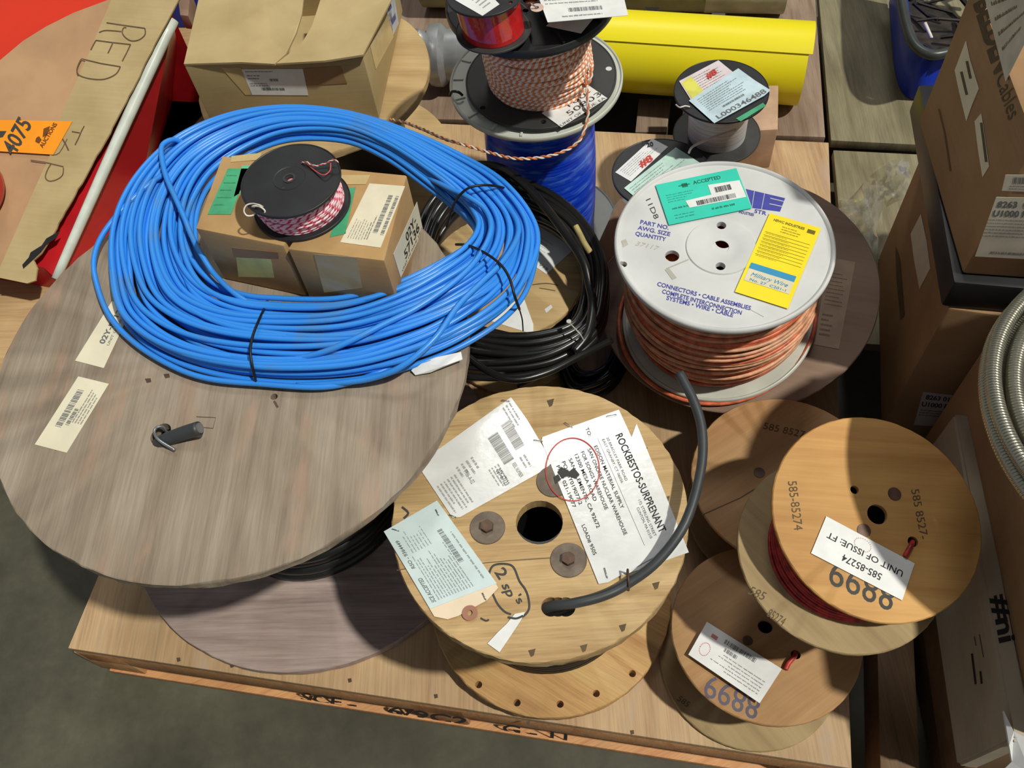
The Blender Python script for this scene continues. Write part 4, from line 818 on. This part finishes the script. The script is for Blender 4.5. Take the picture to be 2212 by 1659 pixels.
rg=random.Random(4); edge=[(385,0),(360,48),(352,62)]+[(352-(352-250)*f+rg.uniform(-1.5,1.5),62+(262-62)*f) for f in np.linspace(.1,1,14)]+[(250-(250-100)*f+rg.uniform(-1.6,1.6),262+(530-262)*f) for f in np.linspace(.05,1,22)]+[(88,548),(72,562),(80,580),(76,606),(58,612),(0,600),(-90,585)]
prism('panel',[onp(x,y,pcb) for x,y in arc+edge],-cn*.005,plain('brown_cardboard_panel',(190,150,112),.8,sc=6),t)
prism('strip',[onp(x,y,lift(pcb,.004)) for x,y in [(250,-24),(396,-27)]+edge[:-1]+[(-10,600),(60,440),(110,330),(135,240),(190,120)]],-cn*.0035,C_TAN,t,label='paler cardboard strip with torn right edge')
k=Ink(lift(pcb,.004),.0008)
for p_,w_,s_ in (([(230,49),(270,55),(313,61)],2.6,0),([(313,61),(313,75),(300,86),(283,88),(270,80),(264,70),(267,60),(273,60)],2.6,4),([(262,68),(240,66),(225,66),(214,70)],2.6,3),
  ([(207,87),(245,92),(282,96)],2.6,0),([(207,87),(201,98),(196,108)],2.6,0),([(243,94),(238,105),(233,115)],2.6,0),([(282,96),(273,115),(264,132)],2.6,0),
  ([(176,127),(218,137),(260,144)],2.6,0),([(260,144),(250,160),(225,171),(195,170),(172,163),(166,152),(170,138),(176,127)],2.6,4),
  ([(182,272),(176,283),(170,297),(162,313)],2.4,3),([(155,284),(172,287)],2.4,0),([(135,300),(142,312),(148,325)],3.0,0),([(112,335),(128,330),(145,300)],1.6,3),
  ([(66,346),(95,350),(137,360)],2.4,0),([(137,362),(135,378),(122,388),(106,391),(98,383),(102,368),(110,354)],2.4,4)): k.line(p_,w_,s_)
k.done('handwriting',PENCIL,t)
prism('black_tape_remnant',[onp(x,y,lift(pcb,.0055)) for x,y in ((130,498),(120,515),(100,528),(88,545),(72,560),(50,580),(48,572),(62,556),(66,545),(90,530),(100,515))],-cn*.001,BLK,t)
tg=Lab([(-60,258),(156,262),(115,334),(-60,323)],lift(pcb,.0048),PORG,t,'auction_tag',label='orange auction lot tag')
k=Ink(tg.pl,.0006)
k.text('4075',(32,336),(72,264),34,bold=.02,shear=.25,upv=(-32,-13)); k.poly([(-4,283),(14,283),(6,296),(-4,298)])
k.done('lot_number',INKM,tg.o)
k=Ink(tg.pl,.0006); k.text('AUCTIONS',(92,320),(124,268),9,bold=.03,upv=(-8,-4)); k.poly([(78,298),(84,294),(90,302),(84,310),(76,306)]); k.poly([(94,278),(108,272),(102,292),(92,296)]); k.done('auction_mark',plain('brown_ink',(120,70,30),.6),tg.o)
c0=onp(-45,420,lift(pcb,.0)); 
V,Fc=lathe_VF(c0+cn*.006,cn,[(.0,0),(.062,0),(.072,.006),(.076,.02),(.07,.05),(.05,.056),(0,.056)],48); o=mesh('plastic_wrapped_bundle',V,[f[::-1] for f in Fc],REDWRAP,None); autosmooth(o,60); tag(o,'red bundle in clear wrap at the left edge below the orange tag','bundle')
# ================================================================ BACK: coupling, tubes, bins
def axis_lathe(name,c,ax,prof,mat,par,seg=48):
    V,Fc=lathe_VF(np.array(c,float),ax,prof,seg); return autosmooth(mesh(name,V,[f[::-1] for f in Fc],mat,par),38)
ax=nrm((1,-.22,0)); c=np.array([-.105,1.84,.236])
t=thing('pipe_coupling','cast grey metal pipe coupling lying between the carton and the wire spools','coupling',(*c[:2],D))
axis_lathe('body',c,ax,[(.0,.0),(.05,.0),(.056,.006),(.056,.03),(.070,.034),(.073,.045),(.073,.062),(.066,.07),(.060,.075),(.062,.12),(.062,.20),(0,.20)],ALU,t)
lg=c+ax*.012+Z*.02; pts=[lg+Z*.065-ax*.01,lg+Z*.045+ax*.0,lg-Z*.0,lg-Z*.05]
tube('clamp_lug',[p+np.array([-.0,-.05,0.01]) for p in pts],[.018,.028,.028,.018],ALU,t,seg=16)
pq=at(920,92,.30); V,Fc=lathe_VF(pq,nrm((-.2,-1,.5)),[(.004,.0),(.013,.0),(.013,.008),(.010,.012),(.005,.012)],24); mesh('bolt',V,[f[::-1] for f in Fc],STEEL,t)
yd=np.array([.941,-.337,0]); yc=np.array([.77,1.59,.24]); L_=.62
t=thing('yellow_tube','bright yellow enamelled metal tube with a raised seam lip','tube',(.5,1.68,D))
yn=np.array([-yd[1],yd[0],0])
def arcprof(r0,r1,a0,a1,k=28): 
    aa=np.linspace(a0,a1,k); return [(r1*math.cos(a),r1*math.sin(a)) for a in aa]+[(r0*math.cos(a),r0*math.sin(a)) for a in aa[::-1]]
def extr(name,prof,c,u,v,w,L,mat,par,off=0):
    V=[];m=len(prof)
    for s in (off,-L):
        for a,b in prof: V.append(c+u*a+v*b+w*s)
    Fc=[[i,(i+1)%m,m+(i+1)%m,m+i] for i in range(m)]
    k=m//2
    for s in (0,m): Fc+=[[s+i,s+i+1,s+m-2-i,s+m-1-i] for i in range(k-1)]
    o=mesh(name,V,Fc,mat,par); bm=bmesh.new(); bm.from_mesh(o.data); bmesh.ops.recalc_face_normals(bm,faces=bm.faces); bm.to_mesh(o.data); bm.free(); autosmooth(o,30)
extr('lower_shell',arcprof(.086,.089,math.radians(-234),math.radians(16),48),yc,-yn*-1,Z,yd,L_,YEL,t,-.004)
th0=math.pi+.33; 
extr('upper_shell',arcprof(.0895,.0935,math.radians(10),math.radians(128),40),yc,-yn*-1,Z,yd,L_,YEL,t,.004)
gc=np.array([.80,1.93,.232]); 
t=thing('cardboard_tube','olive grey tube with a black arrow, behind the yellow tube','tube',(.4,1.99,D)); gd=nrm((.96,-.27,0))
axis_lathe('tube_wall',gc-gd*.9,gd,[(.0,0),(.08,0),(.08,.735),(0,.735)],OLIVE,t); axis_lathe('white_wrap',gc-gd*.9,gd,[(.0,.735),(.0815,.735),(.0815,.93),(.077,.932),(0,.92)],plain('dirty_white_wrap',(196,192,172),.6),t)
ga=faceplane(gc,gc+gd); 
k=Ink(PL(gc-nrm((gd[1],-gd[0],0))*-.0,nrm((.0,-.75,.66))),.0); k.pl=PL(gc+nrm((-.2,-.75,.6))*.0815,nrm((-.2,-.75,.6))); k.poly([(1392,15),(1425,16),(1408,36)]); k.done('black_arrow',INK,t)
o=box('blue_bin',AS([(300,60,D),(455,60,D),(470,-90,D),(330,-90,D)]),D,.30,BLUEP,bev=.004); tag(o,'dark blue plastic bin between the red box and the large carton','bin')
o=box('wood_offcut',AS([(392,40,.33),(410,42,.33),(415,-10,.33),(385,-12,.33)]),.301,.34,W_HARD); tag(o,'short brown offcut on the dark blue bin','offcut')
# ================================================================ RIGHT SIDE
def rightbox(name,label,px,z0,z1,mat,par_name='carton',depth=None,bev=.005,grp=None):
    """px: near-left, far-left, near-right points on the z0 plane"""
    a,b,c=[at(x,y,z0) for x,y in px]; w=c-a; d=b-a; q=[a,a+w,a+w+d,a+d]; 
    t=thing(name,label,'box',(*(a+w/2+d/2)[:2],z0),grp); o=box(par_name,q,z0,z1,mat,t,bev=bev); return t,q
t,q=rightbox('cardboard_box','lower brown carton under the black case, shipping label low on its front',[(1903,925),(1896,560),(2240,985)],D,.513,C_BRN)
# square up with upper stack
lf=faceplane(q[0],q[3]); ff=faceplane(q[0],q[1])
l=Lab([(1994,847),(2104,860),(2080,925),(1974,918)],ff,plain('label_greywhite',(216,206,206),.5),t); l.ink().t('8263 010 BLK',.08,.2,.95,.13,bold=.03).t('U1000 FT  305',.04,.42,.95,.13,bold=.03).rows(.04,.5,.8,.72,3,seed=5).done('printing',INKM,l.o)
l=Lab([(1984,470),(2012,520),(2010,625),(1968,500)],lf,PAPERC,t); bpy.data.objects.remove(l.o)
V=[onp(x,y,lift(lf,.001)) for x,y in ((1989,462),(2001,520),(2009,580),(1986,624),(1974,560),(1967,505))]; prism('paper_label',V,-lf[1]*.0005,PAPERC,t)
k=Ink(lf,.0008); k.poly([(1934,530),(1944,560),(1954,680),(1945,690),(1936,600)]); k.done('dark_stripe',INKDB,t)
q2=[at(2032,662,.515),at(2140,672,.515)]; d_=nrm(at(1978,335,.515)-q2[0])
bq=[q2[0],q2[0]+nrm(q2[1]-q2[0])*.42,q2[0]+nrm(q2[1]-q2[0])*.42+d_*.42,q2[0]+d_*.42]
t=thing('black_case','flat black case sandwiched between the two brown cartons','case',(*np.mean(bq,0)[:2],.5135)); box('case',bq,.515,.572,BLK,t,bev=.006)
a,b,c=at(2078,592,.574),at(1984,262,.574),at(2250,604,.574)
w=nrm(c-a)*.40; d=b-a; q=[a,a+w,a+w+d,a+d]
t=thing('cardboard_box','upper brown carton printed with large black lettering on its left side','box',(*(a+w/2+d/2)[:2],.574))
box('carton',q,.574,.82,C_BRN,t,bev=.006); lf=faceplane(q[0],q[3]); ff=faceplane(q[0],q[1])
k=Ink(lf,.0008); k.text('BELDEN',(2104,8),(2150,160),40,bold=.05,upv=(42,-26)); k.text('Cables',(2150,170),(2178,262),26,upv=(26,-22)); k.done('lettering',INKDB,t)
l=Lab([(2123,-20),(2230,-40),(2230,60),(2172,176)],lf,plain("label_dim",(214,206,196),.5),t,h=.0022); l.ink().rows(.1,.1,.8,.8,4,seed=4,fill=.3).done('printing',INKDB,l.o)
V=[onp(x,y,lift(lf,.001)) for x,y in ((2086,88),(2095,130),(2114,192),(2100,225),(2087,262),(2072,200),(2062,152))]; p_=prism('paper_label',V,-lf[1]*.0005,PAPERC,t)
V=[onp(x,y,lift(lf,.001)) for x,y in ((2119,245),(2123,270),(2136,360),(2122,383),(2112,320),(2105,262))]; prism('paper_label',V,-lf[1]*.0005,PAPERC,t)
k=Ink(lf,.0016); k.line([(2027,235),(2040,290),(2052,370)],2); k.line([(2088,132),(2096,170)],5); k.line([(2076,155),(2088,205)],5); k.line([(2119,265),(2130,350)],5); k.done('small_print',INKDB,t)
l=Lab([(2172,378),(2260,378),(2260,416),(2164,412)],ff,plain('label_cream',(222,214,196),.5),t); l.ink().bars(.2,.15,.95,.55,24).rows(.15,.62,.9,.95,2,seed=5).done('printing',INKG,l.o)
l=Lab([(2152,426),(2262,428),(2256,562),(2106,554)],ff,plain('label_cream',(222,214,196),.5),t); l.ink().t('8263  010',.07,.17,.85,.10,bold=.03).t('U1000 FT',.05,.32,.75,.10,bold=.03).rows(.0,.36,.95,.68,6,seed=5,fill=.35).rows(.2,.88,.9,.97,1,seed=7).done('printing',INKG,l.o)
# brown box with metal coil
e0=np.array([.581,.153]); e1=np.array([.688,.643]); ed=(e1-e0)/np.linalg.norm(e1-e0); en=np.array([ed[1],-ed[0]]); p0=e0-ed*.02
q=[p0,p0+en*.45,e1+en*.45,e1]
t=thing('cardboard_box','tall brown carton at the right edge carrying the metal conduit coil','box',(*np.mean(q,0),.0)); box('carton',q,.012,.660,C_BRN,t,bev=.005)
MC=np.array([.762,.393,.677]); 
t=thing('conduit_coil','coil of shiny ribbed flexible metal conduit on a brown carton','conduit coil',(.762,.393,.662))
ps_=[]
for i in range(7):
    r_=.232-.0205*i; ph=rng.uniform(0,6.28); tt=np.linspace(0,2*np.pi,120,endpoint=False)
    ps_.append(np.stack([MC[0]+(r_+.004*np.sin(tt+ph))*np.cos(tt),MC[1]+(r_+.004*np.sin(tt+ph))*np.sin(tt),MC[2]-.0+.004*np.sin(2*tt+ph)+.0*tt],1))
for i in range(3):
    r_=.222-.025*i; ph=rng.uniform(0,6.28); ps_.append(np.stack([MC[0]+(r_+.006*np.sin(tt+ph))*np.cos(tt),MC[1]+(r_+.006*np.sin(tt+ph))*np.sin(tt),MC[2]+.017+.003*np.sin(2*tt+ph)],1))
tubes('conduit',ps_,.0095,COND,t,seg=12)
# grey-white long carton
r0,r1=at(2060,893,.39),at(2187,1600,.39); rd=(r1-r0)/np.linalg.norm(r1-r0); rn=nrm((-rd[1],rd[0],0)); rn=rn if rn[0]>0 else -rn
b0,b1=np.array([*r0[:2],.20])-np.array([.004,0,0]),np.array([*r1[:2],.20])-np.array([.004,0,0])
wv=rn*.028
t=thing('long_carton','long grey white carton leaning beside the brown one, printed with small black text','box',(*((r0+r1)/2)[:2],.1))
V=[b0,b1,[*(r1+wv)[:2],.20],[*(r0+wv)[:2],.20],r0,r1,r1+wv,r0+wv]
o=mesh('carton',V,[[0,1,2,3],[4,7,6,5],[0,4,5,1],[1,5,6,2],[2,6,7,3],[3,7,4,0]],C_GREY,t); bm=bmesh.new(); bm.from_mesh(o.data); bmesh.ops.recalc_face_normals(bm,faces=bm.faces); bmesh.ops.bevel(bm,geom=bm.edges[:],offset=.004,segments=2,affect='EDGES'); bm.to_mesh(o.data); bm.free()
nl=nrm(np.cross(r1-r0,np.array(b0)-r0)); nl=nl if nl@(CAM-r0)>0 else -nl; ll=PL(r0,nl)
k=Ink(ll,.001); k.line([(2099,1412),(2107,1478)],3.5); k.line([(2117,1450),(2120,1477)],3.5); k.line([(2104,1375),(2108,1395)],1.2); k.line([(2115,1370),(2124,1420)],1.2); k.done('small_print',INK,t)
k=Ink(PL(r0),.001); k.text('#ni',(2142,1288),(2160,1390),36,bold=.03,upv=(36,-8)); k.done('hand_lettering',INK,t)
prism('torn_end',AS([(2168,1535,.394),(2190,1580,.394),(2230,1600,.394),(2230,1680,.36),(2150,1680,.33),(2186,1645,.36),(2180,1610,.385)]),-Z*.004,PAPER,t,label='torn white end catching the light')
o=box('lumber',[b0[:2]-rn[:2]*0+rn[:2]*.012,b1[:2]+rn[:2]*.012,b1[:2]+rn[:2]*.03,b0[:2]+rn[:2]*.03],0.101,.199,W_DARK); tag(o,'timber hidden under the long grey white carton','timber','timbers beside the pallet')
# blue tote
t=thing('plastic_tote','blue plastic tote with a thick dark rim, full of scrap, at the top right','tote',(1.1,1.6,D))
zr=.30; R0=AS([(1938,-120,zr),(1948,0,zr),(1960,60,zr),(1978,100,zr),(2010,118,zr),(2050,112,zr),(2100,92,zr),(2200,60,zr),(2300,20,zr)])
far=R0[-1]+(R0[0]-R0[4]); loop=R0+[far]
tube('rim',R0,.011,plain('dark_rim',(64,68,66),.35),t,seg=12,smooth=6)
cw=np.mean(R0,0)+np.array([.1,.15,0]); inn=[p+(nrm(cw-p)*[1,1,0])*.012 for p in R0]; rim=cr(inn,6); V=[];n_=len(rim)
for zz,sc in ((zr,1),(D+.004,.93)):
    for p in rim: v=cw+(p-cw)*sc; V.append([v[0],v[1],zz])
for zz,sc in ((zr,.975),(D+.01,.90)):
    for p in rim: v=cw+(p-cw)*sc; V.append([v[0],v[1],zz])
F_=[[i,i+1,n_+i+1,n_+i] for i in range(n_-1)]+[[2*n_+i+1,2*n_+i,3*n_+i,3*n_+i+1] for i in range(n_-1)]+[[i+1,i,2*n_+i,2*n_+i+1] for i in range(n_-1)]
mesh('wall',V,F_,BLUEP,t,smooth=True)
fl_=[[*(cw+(p-cw)*.93)[:2],zr-.10] for p in rim]+[[cw[0],cw[1],zr-.10]]
V=list(fl_); Fs=[[i,i+1,n_] for i in range(n_-1)]; rs=np.random.RandomState(11)
for q_ in range(90):
    c_=cw+np.array([rs.uniform(-.32,.2),rs.uniform(-.36,.1),0]); c_[2]=zr-.085+rs.uniform(0,.04)
    if min(np.linalg.norm((c_-p)[:2]) for p in rim)<.055 or c_[0]<.98 or c_[1]<1.45 or (c_-cw)[0]*.15+(c_-cw)[1]*.15<-.085: continue
    d_=nrm([rs.normal(),rs.normal(),rs.normal()*.25]); L=rs.uniform(.02,.06); v,f,_x=tube_VF([c_-d_*L,c_+d_*L*.3+np.array([0,0,rs.uniform(-.01,.01)]),c_+d_*L],rs.uniform(.003,.009),6,False,len(V)); V+=[list(x) for x in v]; Fs+=f
o=mesh('scrap_contents',V,Fs,JUNK,t); o['kind']='stuff'
tube('wood_sliver',AS([(1998,50,.26),(2012,82,.25)]),.004,WHW_S,t,smooth=0)
# clear wrap
rs=np.random.RandomState(3); t=thing('plastic_film','crumpled scraps of clear plastic film on the boards behind the dull brown reel','plastic film',(.9,1.2,D))
def film(px,seed,h=.04):
    rs=np.random.RandomState(seed); n=9; V=[]
    for j in range(n):
        for i in range(n):
            u,v=i/(n-1),j/(n-1); x=px[0]+(px[2]-px[0])*u+rs.uniform(-6,6); y=px[1]+(px[3]-px[1])*v+rs.uniform(-6,6); z=D+.004+h*rs.uniform(0,1)**1.5; V.append(at(x,y,z))
    mesh('film_scrap',V,[[j*n+i,j*n+i+1,(j+1)*n+i+1,(j+1)*n+i] for j in range(n-1) for i in range(n-1)],CLEAR,t)
film((1868,395,1905,560),1); film((1815,430,1880,480),2); film((1915,350,1968,425),3)
